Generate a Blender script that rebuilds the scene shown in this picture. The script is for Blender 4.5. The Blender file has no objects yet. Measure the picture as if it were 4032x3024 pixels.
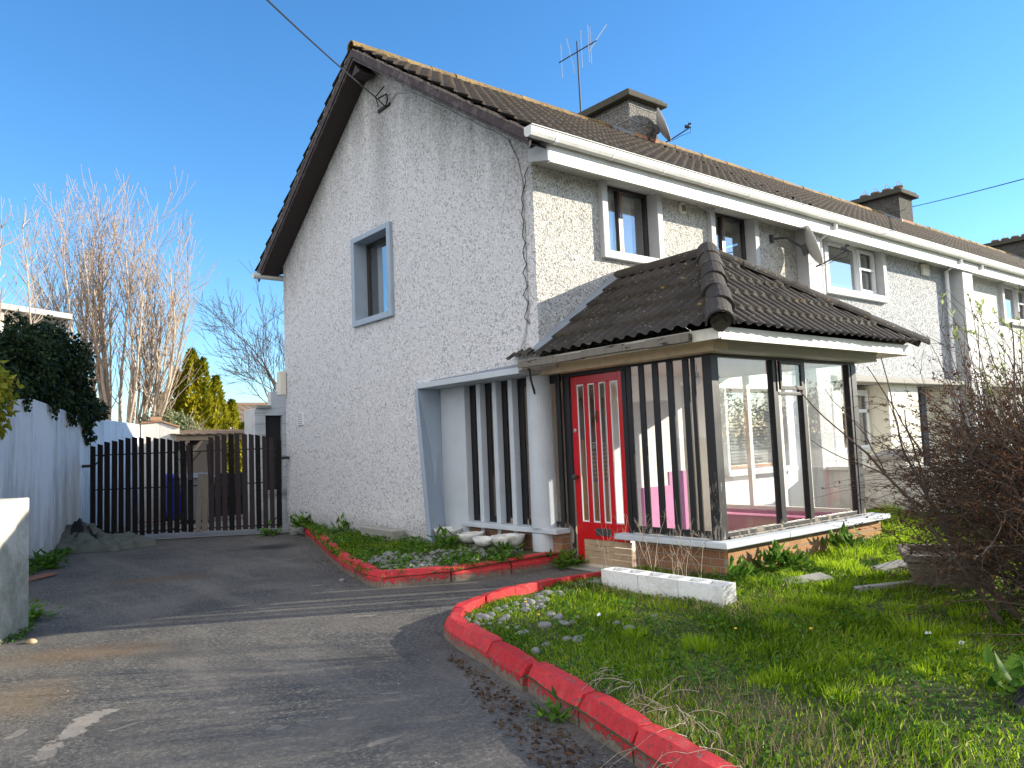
import bpy, bmesh, math, random
import numpy as np
from math import radians as R_, sin, cos, pi
from mathutils import Vector, Matrix
random.seed(7); rng = np.random.default_rng(7)
SC = bpy.context.scene
COL = SC.collection

# ------------------------------------------------------------------ camera
cam = bpy.data.cameras.new('camera'); cam_o = bpy.data.objects.new('camera', cam); COL.objects.link(cam_o)
F = Vector((0.62685616, 0.77529408, 0.07726864)); Rt = Vector((0.77895849, -0.62573552, -0.04097232)); U = Vector((-0.01658413, -0.08587281, 0.99616807))
m = Matrix((Rt, U, -F)).transposed().to_4x4(); m.translation = Vector((-5.6368, -6.4648, 1.2962))
cam_o.matrix_world = m
cam.sensor_fit = 'HORIZONTAL'; cam.sensor_width = 36; cam.lens = 3059.12 / 4032 * 36
cam.clip_start = .05; cam.clip_end = 3000
SC.camera = cam_o
# ------------------------------------------------------------------ sky and sun
SUN = Vector((1.69, -1.0, 0.66)).normalized()
el = math.asin(SUN.z); az = math.atan2(SUN.x, SUN.y)
w = bpy.data.worlds.new('World'); SC.world = w; w.use_nodes = True
nt = w.node_tree; nt.nodes.clear()
sky = nt.nodes.new('ShaderNodeTexSky'); sky.sky_type = 'NISHITA'; sky.sun_disc = False
sky.sun_elevation = el; sky.sun_rotation = az; sky.air_density = 1.0; sky.dust_density = 0.1; sky.ozone_density = 4.0; sky.altitude = 0
bg = nt.nodes.new('ShaderNodeBackground'); bg.inputs[1].default_value = 0.15
wo = nt.nodes.new('ShaderNodeOutputWorld')
hs = nt.nodes.new('ShaderNodeHueSaturation'); hs.inputs['Saturation'].default_value = 1.17; hs.inputs['Value'].default_value = .96
nt.links.new(sky.outputs[0], hs.inputs['Color'])
# added bank of white cloud, unseen behind the photographer, to brighten the shaded gable
def wn(op, a, b=None, c=None, clamp=False):
    k = nt.nodes.new('ShaderNodeMath'); k.operation = op; k.use_clamp = clamp
    for i, v in enumerate((a, b, c)):
        if v is None: continue
        if hasattr(v, 'links'): nt.links.new(v, k.inputs[i])
        else: k.inputs[i].default_value = v
    return k.outputs[0]
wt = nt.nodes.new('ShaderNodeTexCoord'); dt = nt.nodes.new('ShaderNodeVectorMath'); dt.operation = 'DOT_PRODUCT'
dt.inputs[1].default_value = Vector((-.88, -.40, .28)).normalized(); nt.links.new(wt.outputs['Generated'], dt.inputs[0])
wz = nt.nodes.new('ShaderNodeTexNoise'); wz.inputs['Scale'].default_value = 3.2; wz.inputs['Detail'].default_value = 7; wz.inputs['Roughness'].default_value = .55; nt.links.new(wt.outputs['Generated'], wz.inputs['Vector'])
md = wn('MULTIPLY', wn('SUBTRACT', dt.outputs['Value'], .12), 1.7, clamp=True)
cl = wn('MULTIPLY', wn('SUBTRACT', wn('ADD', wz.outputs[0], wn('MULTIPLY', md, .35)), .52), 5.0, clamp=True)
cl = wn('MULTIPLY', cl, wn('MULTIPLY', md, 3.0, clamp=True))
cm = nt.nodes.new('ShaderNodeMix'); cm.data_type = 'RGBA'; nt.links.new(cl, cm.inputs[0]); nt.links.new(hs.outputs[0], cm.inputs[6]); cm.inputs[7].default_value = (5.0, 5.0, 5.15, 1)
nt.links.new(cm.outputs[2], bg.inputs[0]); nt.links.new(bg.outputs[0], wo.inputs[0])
sl = bpy.data.lights.new('sun', 'SUN'); sl.energy = 5.0; sl.angle = R_(.5); sl.color = (1, .905, .74)
so = bpy.data.objects.new('sun', sl); COL.objects.link(so)
so.rotation_euler = SUN.to_track_quat('Z', 'Y').to_euler(); so.location = (10, -10, 12)
SC.view_settings.view_transform = 'Standard'; SC.view_settings.look = 'None'
SC.view_settings.exposure = 1.06; SC.view_settings.gamma = 1
SC.render.engine = 'CYCLES'
SC.cycles.max_bounces = 8; SC.cycles.transparent_max_bounces = 24

# ------------------------------------------------------------------ materials
def new_mat(name):
    m = bpy.data.materials.new(name); m.use_nodes = True
    n = m.node_tree.nodes; n.clear()
    return m, n, m.node_tree.links
class NB:
    """tiny node helper"""
    def __init__(s, name):
        s.m, s.n, s.l = new_mat(name)
        s.out = s.n.new('ShaderNodeOutputMaterial'); s.b = s.n.new('ShaderNodeBsdfPrincipled')
        s.l.new(s.b.outputs[0], s.out.inputs[0])
        s.tc = s.n.new('ShaderNodeTexCoord'); s.co = s.tc.outputs['Object']
    def map(s, scale=(1, 1, 1), rot=(0, 0, 0), src=None, loc=(0, 0, 0)):
        k = s.n.new('ShaderNodeMapping'); k.inputs['Scale'].default_value = scale; k.inputs['Rotation'].default_value = rot; k.inputs['Location'].default_value = loc
        s.l.new(src or s.co, k.inputs[0]); return k.outputs[0]
    def noise(s, scale, detail=4, rough=.6, src=None, dist=0):
        k = s.n.new('ShaderNodeTexNoise'); k.inputs['Scale'].default_value = scale; k.inputs['Detail'].default_value = detail
        k.inputs['Roughness'].default_value = rough; k.inputs['Distortion'].default_value = dist
        s.l.new(src or s.co, k.inputs['Vector']); return k.outputs[0]
    def voro(s, scale, feat='F1', src=None, out=0, rand=1.0):
        k = s.n.new('ShaderNodeTexVoronoi'); k.feature = feat; k.inputs['Scale'].default_value = scale; k.inputs['Randomness'].default_value = rand
        s.l.new(src or s.co, k.inputs['Vector']); return k.outputs[out]
    def ramp(s, src, stops, interp='LINEAR'):
        k = s.n.new('ShaderNodeValToRGB'); k.color_ramp.interpolation = interp
        e = k.color_ramp.elements
        while len(e) < len(stops): e.new(.5)
        for el_, (p, c) in zip(e, stops):
            el_.position = p; el_.color = (c[0], c[1], c[2], 1) if not isinstance(c, (int, float)) else (c, c, c, 1)
        s.l.new(src, k.inputs[0]); return k.outputs[0]
    def mix(s, fac, a, b, mode='MIX'):
        k = s.n.new('ShaderNodeMix'); k.data_type = 'RGBA'; k.blend_type = mode
        for i, v in ((0, fac), (6, a), (7, b)):
            if hasattr(v, 'links'): s.l.new(v, k.inputs[i])
            elif i == 0: k.inputs[0].default_value = v
            else: k.inputs[i].default_value = (v[0], v[1], v[2], 1)
        return k.outputs[2]
    def math(s, op, a, b=0.0, c=None, clamp=False):
        k = s.n.new('ShaderNodeMath'); k.operation = op; k.use_clamp = clamp
        for i, v in enumerate((a, b) if c is None else (a, b, c)):
            if hasattr(v, 'links'): s.l.new(v, k.inputs[i])
            else: k.inputs[i].default_value = v
        return k.outputs[0]
    def sep(s, src=None):
        k = s.n.new('ShaderNodeSeparateXYZ'); s.l.new(src or s.co, k.inputs[0]); return k.outputs
    def comb(s, x, y, z):
        k = s.n.new('ShaderNodeCombineXYZ')
        for i, v in enumerate((x, y, z)):
            if hasattr(v, 'links'): s.l.new(v, k.inputs[i])
            else: k.inputs[i].default_value = v
        return k.outputs[0]
    def bump(s, h, dist=.01, strength=1):
        k = s.n.new('ShaderNodeBump'); k.inputs['Distance'].default_value = dist; k.inputs['Strength'].default_value = strength
        s.l.new(h, k.inputs['Height']); s.l.new(k.outputs[0], s.b.inputs['Normal']); return k
    def attr(s, name):
        k = s.n.new('ShaderNodeAttribute'); k.attribute_name = name; return k.outputs[2]
    def set(s, color=None, rough=None, metal=None, spec=None):
        def put(nm, v):
            if v is None: return
            i = s.b.inputs[nm]
            if hasattr(v, 'links'): s.l.new(v, i)
            elif isinstance(v, (tuple, list)): i.default_value = (v[0], v[1], v[2], 1)
            else: i.default_value = v
        put('Base Color', color); put('Roughness', rough); put('Metallic', metal); put('Specular IOR Level', spec)
        return s.m

def world_src(b):
    g = b.n.new('ShaderNodeNewGeometry'); return g.outputs['Position']

def simple(name, col, rough=.7, var=.15, nscale=6, bump=.0, bscale=40, metal=0, dirt=None, dirt_amt=.5, dscale=3, spec=.4):
    b = NB(name); b.co = world_src(b)
    n = b.noise(nscale, 5)
    lo = tuple(c * (1 - var) for c in col); hi = tuple(min(1, c * (1 + var)) for c in col)
    c = b.mix(n, lo, hi)
    if dirt is not None:
        d = b.ramp(b.noise(dscale, 8, .7), [(.5, 0), (.5 + .25, 1)])
        c = b.mix(b.math('MULTIPLY', d, dirt_amt), c, dirt)
    if bump: b.bump(b.noise(bscale, 4), bump)
    return b.set(c, rough, metal, spec)

def pebble(name, light, mid, dark, stain=.5, gable=False, cream=0.0):
    b = NB(name); b.co = world_src(b)
    wob = b.n.new('ShaderNodeVectorMath'); wob.operation = 'MULTIPLY_ADD'
    nz = b.n.new('ShaderNodeTexNoise'); nz.inputs['Scale'].default_value = 30; b.l.new(b.co, nz.inputs['Vector'])
    b.l.new(nz.outputs[1], wob.inputs[0]); wob.inputs[1].default_value = (.02, .02, .02); b.l.new(b.co, wob.inputs[2])
    src = wob.outputs[0]
    d1 = b.voro(62, 'F1', src); cell = b.voro(44, 'F1', src, out=1)
    d2 = b.voro(100, 'F1', src)
    cs = b.sep(cell)
    c = b.ramp(cs[0], [(0, mid), (.30, mid), (.55, light), (1, light)])
    speck = b.ramp(cs[1], [(.80, 0), (.9, 1)])
    c = b.mix(b.math('MULTIPLY', speck, .85), c, dark)
    gap = b.ramp(d1, [(.40, 0), (.75, 1)])
    c = b.mix(b.math('MULTIPLY', gap, .5), c, dark)
    big = b.noise(3.5, 6, .65)
    c = b.mix(b.math('MULTIPLY', b.ramp(big, [(.40, 0), (.7, 1)]), .45), c, mid)
    spn = b.noise(14, 8, .8); c = b.mix(b.math('MULTIPLY', b.ramp(spn, [(.56, 0), (.68, 1)]), .28), c, dark)
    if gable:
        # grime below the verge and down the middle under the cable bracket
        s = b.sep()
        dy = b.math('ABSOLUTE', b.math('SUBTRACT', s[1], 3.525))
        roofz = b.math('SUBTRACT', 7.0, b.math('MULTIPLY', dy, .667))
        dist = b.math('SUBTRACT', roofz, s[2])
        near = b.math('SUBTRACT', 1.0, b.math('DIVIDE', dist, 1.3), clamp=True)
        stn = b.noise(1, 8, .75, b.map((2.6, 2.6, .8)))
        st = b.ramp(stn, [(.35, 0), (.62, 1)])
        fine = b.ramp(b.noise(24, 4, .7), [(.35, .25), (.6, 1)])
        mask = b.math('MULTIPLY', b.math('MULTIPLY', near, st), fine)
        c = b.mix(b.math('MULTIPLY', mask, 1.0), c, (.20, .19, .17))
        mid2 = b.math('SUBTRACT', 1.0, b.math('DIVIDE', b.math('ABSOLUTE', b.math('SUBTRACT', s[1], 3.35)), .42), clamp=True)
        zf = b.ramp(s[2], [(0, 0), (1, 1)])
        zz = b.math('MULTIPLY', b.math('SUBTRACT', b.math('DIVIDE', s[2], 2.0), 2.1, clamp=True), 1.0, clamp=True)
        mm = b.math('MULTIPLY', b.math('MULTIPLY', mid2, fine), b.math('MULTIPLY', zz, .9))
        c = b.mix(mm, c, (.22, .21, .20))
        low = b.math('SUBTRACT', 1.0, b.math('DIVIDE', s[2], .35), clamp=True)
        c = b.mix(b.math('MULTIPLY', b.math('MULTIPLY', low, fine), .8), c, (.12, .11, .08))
    h = b.math('ADD', b.math('SUBTRACT', 1.0, d1), b.math('MULTIPLY', b.math('SUBTRACT', 1.0, d2), .4))
    b.bump(h, .013, 1.0)
    return b.set(c, .9, 0, .2)

def tiles_mat(name, base, moss, moss_amt=.5, lichen=.4, ridge_moss=False):
    b = NB(name); b.co = world_src(b)
    tone = b.attr('tone')
    c = b.mix(tone, tuple(x * .62 for x in base), tuple(x * 1.35 for x in base))
    n1 = b.noise(9, 8, .75); c = b.mix(b.math('MULTIPLY', b.ramp(n1, [(.45, 0), (.7, 1)]), .5), c, (base[0]*1.8, base[1]*1.75, base[2]*1.6))
    ms = b.attr('moss')
    n2 = b.noise(22, 6, .7)
    mk = b.math('MULTIPLY', b.ramp(n2, [(.38, 0), (.58, 1)]), ms)
    c = b.mix(b.math('MULTIPLY', mk, moss_amt), c, moss)
    v = b.voro(26, 'F1'); n3 = b.noise(5, 3)
    lk = b.math('MULTIPLY', b.ramp(v, [(.16, 1), (.26, 0)]), b.ramp(n3, [(.52, 0), (.6, 1)]))
    c = b.mix(b.math('MULTIPLY', lk, lichen), c, (.42, .42, .38))
    v = b.voro(9, 'F1'); n3 = b.noise(2.3, 3)
    lk = b.math('MULTIPLY', b.ramp(v, [(.12, 1), (.22, 0)]), b.ramp(n3, [(.56, 0), (.62, 1)]))
    c = b.mix(b.math('MULTIPLY', lk, lichen), c, (.45, .27, .05))
    b.bump(b.noise(60, 6, .7), .008)
    return b.set(c, .85, 0, .3)

def peeled(name, paint, wood=(.30, .26, .21), amt=.5, low=(.3, .2), rough=.45, base_white=None, scale=(14, 14, 3)):
    """paint peeling to grey weathered wood, mostly near the bottom"""
    b = NB(name); b.co = world_src(b)
    n = b.noise(1, 8, .72, b.map(scale)); s = b.sep()
    near = b.math('SUBTRACT', 1.0, b.math('DIVIDE', b.math('SUBTRACT', s[2], low[0]), low[1]), clamp=True)
    th = b.math('ADD', n, b.math('MULTIPLY', near, .22))
    k = b.ramp(th, [(.70 - .12 * amt, 0), (.73 - .12 * amt, 1)])
    wd = b.mix(b.noise(1, 6, .7, b.map((30, 30, 2))), tuple(x * .5 for x in wood), tuple(x * 1.3 for x in wood))
    c = b.mix(k, paint, wd)
    b.bump(b.math('SUBTRACT', b.noise(1, 5, .6, b.map((20, 20, 4))), k), .003)
    return b.set(c, b.mix(k, (rough,) * 3, (.85,) * 3), 0, .4)

def brick_mat(name, axis, c1, c2, mortar=(.30, .27, .23)):
    b = NB(name); b.co = world_src(b); s = b.sep()
    v = b.comb(s[axis], s[2], 0)
    k = b.n.new('ShaderNodeTexBrick'); b.l.new(v, k.inputs[0])
    k.inputs['Scale'].default_value = 1; k.inputs['Brick Width'].default_value = .225; k.inputs['Row Height'].default_value = .075
    k.inputs['Mortar Size'].default_value = .006; k.inputs['Color1'].default_value = (*c1, 1); k.inputs['Color2'].default_value = (*c2, 1)
    k.inputs['Mortar'].default_value = (*mortar, 1); k.inputs['Bias'].default_value = -.1; k.inputs['Mortar Smooth'].default_value = .3
    c = b.mix(b.math('MULTIPLY', b.noise(18, 8, .75), .8), k.outputs[0], (.40, .27, .15), 'MIX')
    c = b.mix(.5, c, k.outputs[0])
    c = b.mix(b.math('MULTIPLY', b.ramp(b.noise(40, 6, .7), [(.5, 0), (.7, 1)]), .45), c, (.09, .05, .03))
    h = b.math('SUBTRACT', b.math('MULTIPLY', b.noise(45, 5, .7), .5), k.outputs[1])
    b.bump(h, .008)
    return b.set(c, .9, 0, .2)

def kerb_mat():
    b = NB('worn_red_paint'); b.co = world_src(b)
    n = b.noise(7, 9, .72); n2 = b.noise(1, 8, .75, b.map((25, 25, 40)))
    tone = b.attr('tone')
    base = b.mix(tone, (.46, .014, .020), (.58, .040, .045))
    c = b.mix(b.math('MULTIPLY', b.ramp(n, [(.52, 0), (.68, 1)]), .5), base, (.60, .11, .10))
    s = b.sep()
    up = b.math('MULTIPLY', b.math('ADD', s[2], .1), 8, clamp=True)
    low = b.math('SUBTRACT', 1.0, b.math('DIVIDE', b.math('ADD', s[2], .1), .10), clamp=True)
    k = b.ramp(b.math('ADD', n2, b.math('MULTIPLY', low, .24)), [(.585, 0), (.62, 1)])
    conc = b.mix(b.noise(30, 5), (.06, .052, .04), (.30, .26, .21))
    c = b.mix(b.math('MULTIPLY', b.ramp(b.noise(3.2, 9, .8), [(.46, 0), (.60, 1)]), .45), c, (.30, .012, .016))
    sc_ = b.ramp(b.noise(1, 9, .85, b.map((40, 40, 14))), [(.58, 0), (.66, 1)]); c = b.mix(b.math('MULTIPLY', sc_, .55), c, (.66, .24, .21))
    c = b.mix(k, c, conc)
    b.bump(b.math('SUBTRACT', b.noise(50, 6, .7), b.math('MULTIPLY', k, .4)), .006)
    return b.set(c, .6, 0, .35)

def asphalt_mat():
    b = NB('old_asphalt'); b.co = world_src(b); s = b.sep()
    g = b.voro(160, 'F1', out=1); gs = b.sep(g)
    c = b.mix(b.math('MULTIPLY', gs[0], .9), (.035, .037, .040), (.155, .15, .14))
    gn = b.noise(38, 9, .8); c = b.mix(b.ramp(gn, [(.38, .55), (.55, 0)]), c, (.012, .012, .014)); c = b.mix(b.ramp(gn, [(.51, 0), (.66, .7)]), c, (.34, .32, .28))
    v2 = b.voro(55, 'F1', out=0); 
    st = b.ramp(v2, [(.10, 1), (.2, 0)])
    c = b.mix(b.math('MULTIPLY', st, .5), c, (.30, .28, .25))
    big = b.noise(.9, 6, .6, dist=.6)
    c = b.mix(b.math('MULTIPLY', b.ramp(big, [(.42, 0), (.66, 1)]), .55), c, (.18, .165, .145))
    # tyre-swept streaks running along the drive
    stk = b.noise(1, 6, .65, b.map((3.2, .45, 1), (0, 0, R_(-22))))
    c = b.mix(b.math('MULTIPLY', b.ramp(stk, [(.5, 0), (.68, 1)]), .30), c, (.25, .23, .20))
    dk = b.noise(1, 5, .6, b.map((1.1, .8, 1), loc=(4, 7, 0)))
    c = b.mix(b.math('MULTIPLY', b.ramp(dk, [(.52, 0), (.7, 1)]), .5), c, (.028, .028, .031))
    def spot(x, y, rx, ry, rot=0.0, wob=.5, sc=3.0, soft=(.75, 1.0), seed=0):
        q = b.n.new('ShaderNodeVectorMath'); q.operation = 'SUBTRACT'; b.l.new(b.co, q.inputs[0]); q.inputs[1].default_value = (x, y, 0)
        mp = b.n.new('ShaderNodeMapping'); mp.vector_type = 'TEXTURE'; mp.inputs['Rotation'].default_value = (0, 0, rot); mp.inputs['Scale'].default_value = (rx, ry, 1)
        b.l.new(q.outputs[0], mp.inputs[0])
        sp = b.sep(mp.outputs[0]); d = b.math('SQRT', b.math('ADD', b.math('MULTIPLY', sp[0], sp[0]), b.math('MULTIPLY', sp[1], sp[1])))
        nn = b.noise(sc, 9, .72, b.map(loc=(seed, seed * 2, 0)))
        d = b.math('ADD', d, b.math('MULTIPLY', b.math('SUBTRACT', nn, .5), wob))
        return b.ramp(d, [(soft[0], 1), (soft[1], 0)])
    # bare, crumbled patches
    patch = spot(-4.80, -1.68, .36, .11, R_(52), 3.4, 5.5, (.70, .78), 1)
    for i, a in enumerate([(-5.0, -1.98, .20, .09, R_(65)), (-4.62, -1.86, .15, .035, R_(10)), (-5.08, -1.55, .12, .05, R_(60)), (-4.15, -1.95, .06, .045, R_(-30)), (-3.75, -2.60, .10, .03, R_(-25)), (-4.05, -2.48, .07, .05, R_(-25)), (-3.35, -2.41, .08, .03, R_(-28)), (-3.77, -3.03, .12, .05, 0), (-2.1, -.68, .16, .025, R_(-32)), (-2.44, -.42, .12, .035, R_(-25)), (-2.3, 2.36, .20, .02, R_(-50)), (-2.8, .4, .14, .02, R_(-30))]):
        patch = b.math('MAXIMUM', patch, b.math('MULTIPLY', spot(*a, 3.2, 9.0, (.6, .78), 3 + i), .6))
    pc = b.mix(b.noise(28, 8, .75), (.14, .125, .11), (.40, .365, .32))
    c = b.mix(patch, c, pc)
    # rust-brown stains and the damp dark spot before the gate
    rust = spot(-4.5, .1, .8, .35, R_(-30), 1.0, 1.5, (.3, 1.2), 21)
    c = b.mix(b.math('MULTIPLY', rust, .40), c, (.20, .115, .045))
    rust = spot(-4.95, -.9, .35, .6, R_(-10), 1.0, 1.5, (.2, 1.2), 22)
    c = b.mix(b.math('MULTIPLY', rust, .40), c, (.22, .15, .07))
    rust = spot(-3.1, 3.3, .8, .35, R_(-30), 1.0, 1.8, (.3, 1.2), 27)
    c = b.mix(b.math('MULTIPLY', rust, .5), c, (.13, .075, .035))
    damp = spot(-1.05, 5.1, .42, .45, 0, .8, 2.0, (.4, 1.1), 23)
    c = b.mix(b.math('MULTIPLY', damp, .8), c, (.012, .012, .013))
    pale = spot(-.9, 3.9, .5, .5, 0, 1.2, 3, (.5, .9), 24)
    c = b.mix(b.math('MULTIPLY', pale, .4), c, (.14, .13, .115))
    crk = b.voro(1.1, 'DISTANCE_TO_EDGE', b.map(loc=(.3, .1, 0), src=None)); crn = b.noise(1.2, 2)
    h = b.math('ADD', b.math('MULTIPLY', gs[1], .35), b.noise(90, 4, .8))
    h = b.math('SUBTRACT', h, b.math('MULTIPLY', patch, 1.2))
    b.bump(h, .009)
    return b.set(c, .82, 0, .35)

def glass_mat(name, tint=(.93, .95, .95), gloss=1.6, base=0.02, rough=0.0, dirt=0.0):
    m, n, l = new_mat(name)
    out = n.new('ShaderNodeOutputMaterial'); tr = n.new('ShaderNodeBsdfTransparent'); gl = n.new('ShaderNodeBsdfGlossy')
    gl.inputs['Roughness'].default_value = rough; tr.inputs[0].default_value = (*tint, 1)
    lw0 = n.new('ShaderNodeLayerWeight'); lw0.inputs[0].default_value = .5
    lw = n.new('ShaderNodeMath'); lw.operation = 'POWER'; lw.inputs[1].default_value = 4.0; l.new(lw0.outputs[1], lw.inputs[0])
    mm = n.new('ShaderNodeMath'); mm.operation = 'MULTIPLY_ADD'; mm.use_clamp = True; mm.inputs[1].default_value = gloss; mm.inputs[2].default_value = base
    l.new(lw.outputs[0], mm.inputs[0])
    mx = n.new('ShaderNodeMixShader'); l.new(mm.outputs[0], mx.inputs[0]); l.new(tr.outputs[0], mx.inputs[1]); l.new(gl.outputs[0], mx.inputs[2])
    last = mx.outputs[0]
    if dirt:
        df = n.new('ShaderNodeBsdfDiffuse'); df.inputs[0].default_value = (.62, .63, .62, 1)
        g = n.new('ShaderNodeNewGeometry'); mp = n.new('ShaderNodeMapping'); mp.inputs['Scale'].default_value = (7, 7, 1.6); l.new(g.outputs['Position'], mp.inputs[0])
        nz = n.new('ShaderNodeTexNoise'); nz.inputs['Scale'].default_value = 1.4; nz.inputs['Detail'].default_value = 7; l.new(mp.outputs[0], nz.inputs[0])
        rp = n.new('ShaderNodeValToRGB'); rp.color_ramp.elements[0].position = .38; rp.color_ramp.elements[1].position = .8
        rp.color_ramp.elements[1].color = (dirt, dirt, dirt, 1); rp.color_ramp.elements[0].color = (dirt * .2,) * 3 + (1,)
        l.new(nz.outputs[0], rp.inputs[0])
        m2 = n.new('ShaderNodeMixShader'); l.new(rp.outputs[0], m2.inputs[0]); l.new(last, m2.inputs[1]); l.new(df.outputs[0], m2.inputs[2]); last = m2.outputs[0]
    l.new(last, out.inputs[0]); return m

def leaf_mat(name, a, b_, c_=None, trans=.35, rough=.5):
    b = NB(name); t = b.attr('tone')
    stops = [(0, a), (1, b_)] if c_ is None else [(0, a), (.6, b_), (1, c_)]
    c = b.ramp(t, stops)
    b.set(c, rough, 0, .12)
    tl = b.n.new('ShaderNodeBsdfTranslucent'); b.l.new(c, tl.inputs[0])
    mx = b.n.new('ShaderNodeMixShader'); mx.inputs[0].default_value = trans
    b.l.new(b.b.outputs[0], mx.inputs[1]); b.l.new(tl.outputs[0], mx.inputs[2]); b.l.new(mx.outputs[0], b.out.inputs[0])
    return b.m

def dirty_white(name, white=(.62, .64, .66), grime=(.20, .21, .17), amt=.6, zlow=0.0, zr=.9, streak=True):
    b = NB(name); b.co = world_src(b); s = b.sep()
    n = b.noise(1, 9, .72, b.map((3.0, 3.0, .55) if streak else (3, 3, 3)))
    low = b.math('SUBTRACT', 1.0, b.math('DIVIDE', b.math('SUBTRACT', s[2], zlow), zr), clamp=True)
    k = b.ramp(b.math('ADD', n, b.math('MULTIPLY', low, .22)), [(.48, 0), (.72, 1)])
    c = b.mix(b.math('MULTIPLY', k, amt), white, grime)
    n2 = b.noise(30, 8, .75); c = b.mix(b.math('MULTIPLY', b.ramp(n2, [(.5, 0), (.75, 1)]), .35), c, (.33, .33, .30))
    b.bump(b.noise(35, 6, .7), .008)
    return b.set(c, .85, 0, .25)

M = {}
M['gable'] = pebble('pebbledash_gable', (.90, .90, .91), (.74, .74, .76), (.34, .34, .34), gable=True)
M['front'] = pebble('pebbledash_front', (.74, .73, .69), (.54, .53, .49), (.18, .175, .16))
M['front2'] = pebble('pebbledash_grey', (.70, .71, .72), (.42, .44, .46), (.13, .14, .15))
M['front3'] = pebble('pebbledash_pale', (.82, .82, .80), (.68, .68, .66), (.36, .36, .34))
M['tiles'] = tiles_mat('roof_tiles_main', (.025, .022, .021), (.085, .055, .028), .7, .12)
M['ptiles'] = tiles_mat('roof_tiles_porch', (.040, .034, .031), (.085, .08, .045), .30, .5)
M['ridge'] = tiles_mat('ridge_tiles_mossy', (.12, .095, .07), (.42, .26, .05), .9, .4)
M['bluegrey'] = simple('blue_grey_masonry_paint', (.33, .40, .49), .6, .10, 5, .004, 60, dirt=(.22, .24, .26), dirt_amt=.35)
M['palegrey'] = simple('pale_grey_masonry_paint', (.50, .545, .59), .6, .06, 4, .004, 60, dirt=(.32, .34, .36), dirt_amt=.35)
M['surround'] = simple('window_surround_paint', (.50, .51, .52), .65, .08, 5, .003, 60, dirt=(.28, .28, .27), dirt_amt=.4, dscale=9)
M['black'] = peeled('peeling_black_paint', (.010, .010, .012), amt=.1, low=(.3, .22))
M['blackbad'] = peeled('badly_peeled_black_paint', (.012, .012, .014), (.30, .27, .23), amt=.12, low=(.3, 1.3))
M['fascwood'] = peeled('black_paint_on_rotten_gutter_board', (.022, .020, .019), (.20, .18, .15), amt=1.0, low=(2.1, 1.0), rough=.8, scale=(6, 6, 26))
M['cream'] = simple('aged_cream_paint', (.66, .53, .37), .6, .10, 6, .003, 50, dirt=(.26, .21, .15), dirt_amt=.45, dscale=8)
M['creamw'] = simple('cream_white_fascia_paint', (.72, .69, .60), .5, .06, 6, .002, 50, dirt=(.42, .38, .30), dirt_amt=.4, dscale=10)
M['beamfront'] = simple('grey_cream_beam_paint', (.45, .44, .38), .6, .08, 6, .002)
M['red'] = simple('red_door_gloss', (.50, .008, .012), .22, .05, 5, spec=.5, bump=.0008, bscale=30)
M['upvc'] = simple('white_plastic', (.80, .81, .82), .3, .02, 5)
M['upvcdirty'] = simple('weathered_white_plastic', (.64, .64, .61), .4, .05, 3, dirt=(.36, .37, .31), dirt_amt=.6, dscale=5)
M['darkframe'] = simple('dark_brown_window_frame', (.035, .028, .026), .35, .1, 8)
M['brownwood'] = simple('varnished_wood', (.28, .13, .05), .4, .2, 20)
M['interior'] = simple('cream_interior_plaster', (.88, .83, .76), .8, .04, 3)
M['white_in'] = simple('white_interior_plaster', (.90, .89, .86), .8, .04, 3, .003, 30)
M['pink'] = simple('pink_interior_paint', (.66, .26, .50), .7, .08, 4, .003, 30)
M['pinkdark'] = simple('magenta_interior_paint', (.44, .10, .24), .6, .1, 4)
M['ceil'] = simple('pine_ceiling_boards', (.42, .25, .13), .5, .2, 8)
M['ceil2'] = simple('pale_floor', (.55, .46, .38), .5, .1, 8)
M['blind'] = simple('white_blind', (.72, .75, .76), .6, .03, 5)
M['net'] = simple('net_curtain', (.86, .89, .92), .8, .08, 9)
M['orange'] = simple('orange_pine', (.62, .30, .06), .35, .15, 10)
M['dark'] = simple('dark_recess', (.02, .02, .022), .8)
M['board'] = simple('raw_timber_board', (.40, .29, .18), .7, .25, 14, dirt=(.18, .13, .09), dirt_amt=.5)
M['brickY'] = brick_mat('brick_facing_front', 0, (.44, .24, .11), (.36, .17, .08))
M['brickX'] = brick_mat('brick_facing_side', 1, (.27, .12, .07), (.18, .085, .055))
M['brickC'] = brick_mat('chimney_brick', 0, (.50, .22, .13), (.40, .20, .12), (.5, .46, .40))
M['kerb'] = kerb_mat()
M['asphalt'] = asphalt_mat()
M['chim'] = pebble('chimney_render', (.36, .35, .33), (.20, .19, .175), (.055, .052, .045))
M['chim2'] = pebble('chimney_render_dark', (.16, .155, .14), (.10, .095, .085), (.035, .033, .03))
M['cap'] = simple('mossy_concrete_cap', (.075, .068, .052), .95, .4, 20, .01, 40)
M['lead'] = simple('lead_flashing', (.22, .25, .29), .45, .2, 8, .003, 30, dirt=(.42, .42, .40), dirt_amt=.4)
M['mortar'] = simple('verge_mortar', (.23, .19, .165), .95, .4, 16, .01, 40, dirt=(.07, .055, .05), dirt_amt=.9, dscale=10)
M['barge'] = simple('dark_brown_bargeboard', (.040, .030, .028), .7, .25, 12, .003, 30)
M['bargep'] = simple('peeling_bargeboard', (.050, .036, .036), .75, .25, 12, .003, 30, dirt=(.19, .155, .15), dirt_amt=.9, dscale=7)
M['metal'] = simple('galvanised_metal', (.42, .43, .44), .35, .1, 10, metal=.7)
M['darkmetal'] = simple('dark_steel', (.045, .045, .048), .5, .2, 20)
M['rustmetal'] = simple('rusty_black_steel', (.022, .018, .017), .7, .4, 20, dirt=(.09, .04, .02), dirt_amt=.6)
M['cable'] = simple('black_cable', (.02, .02, .022), .5)
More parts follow.
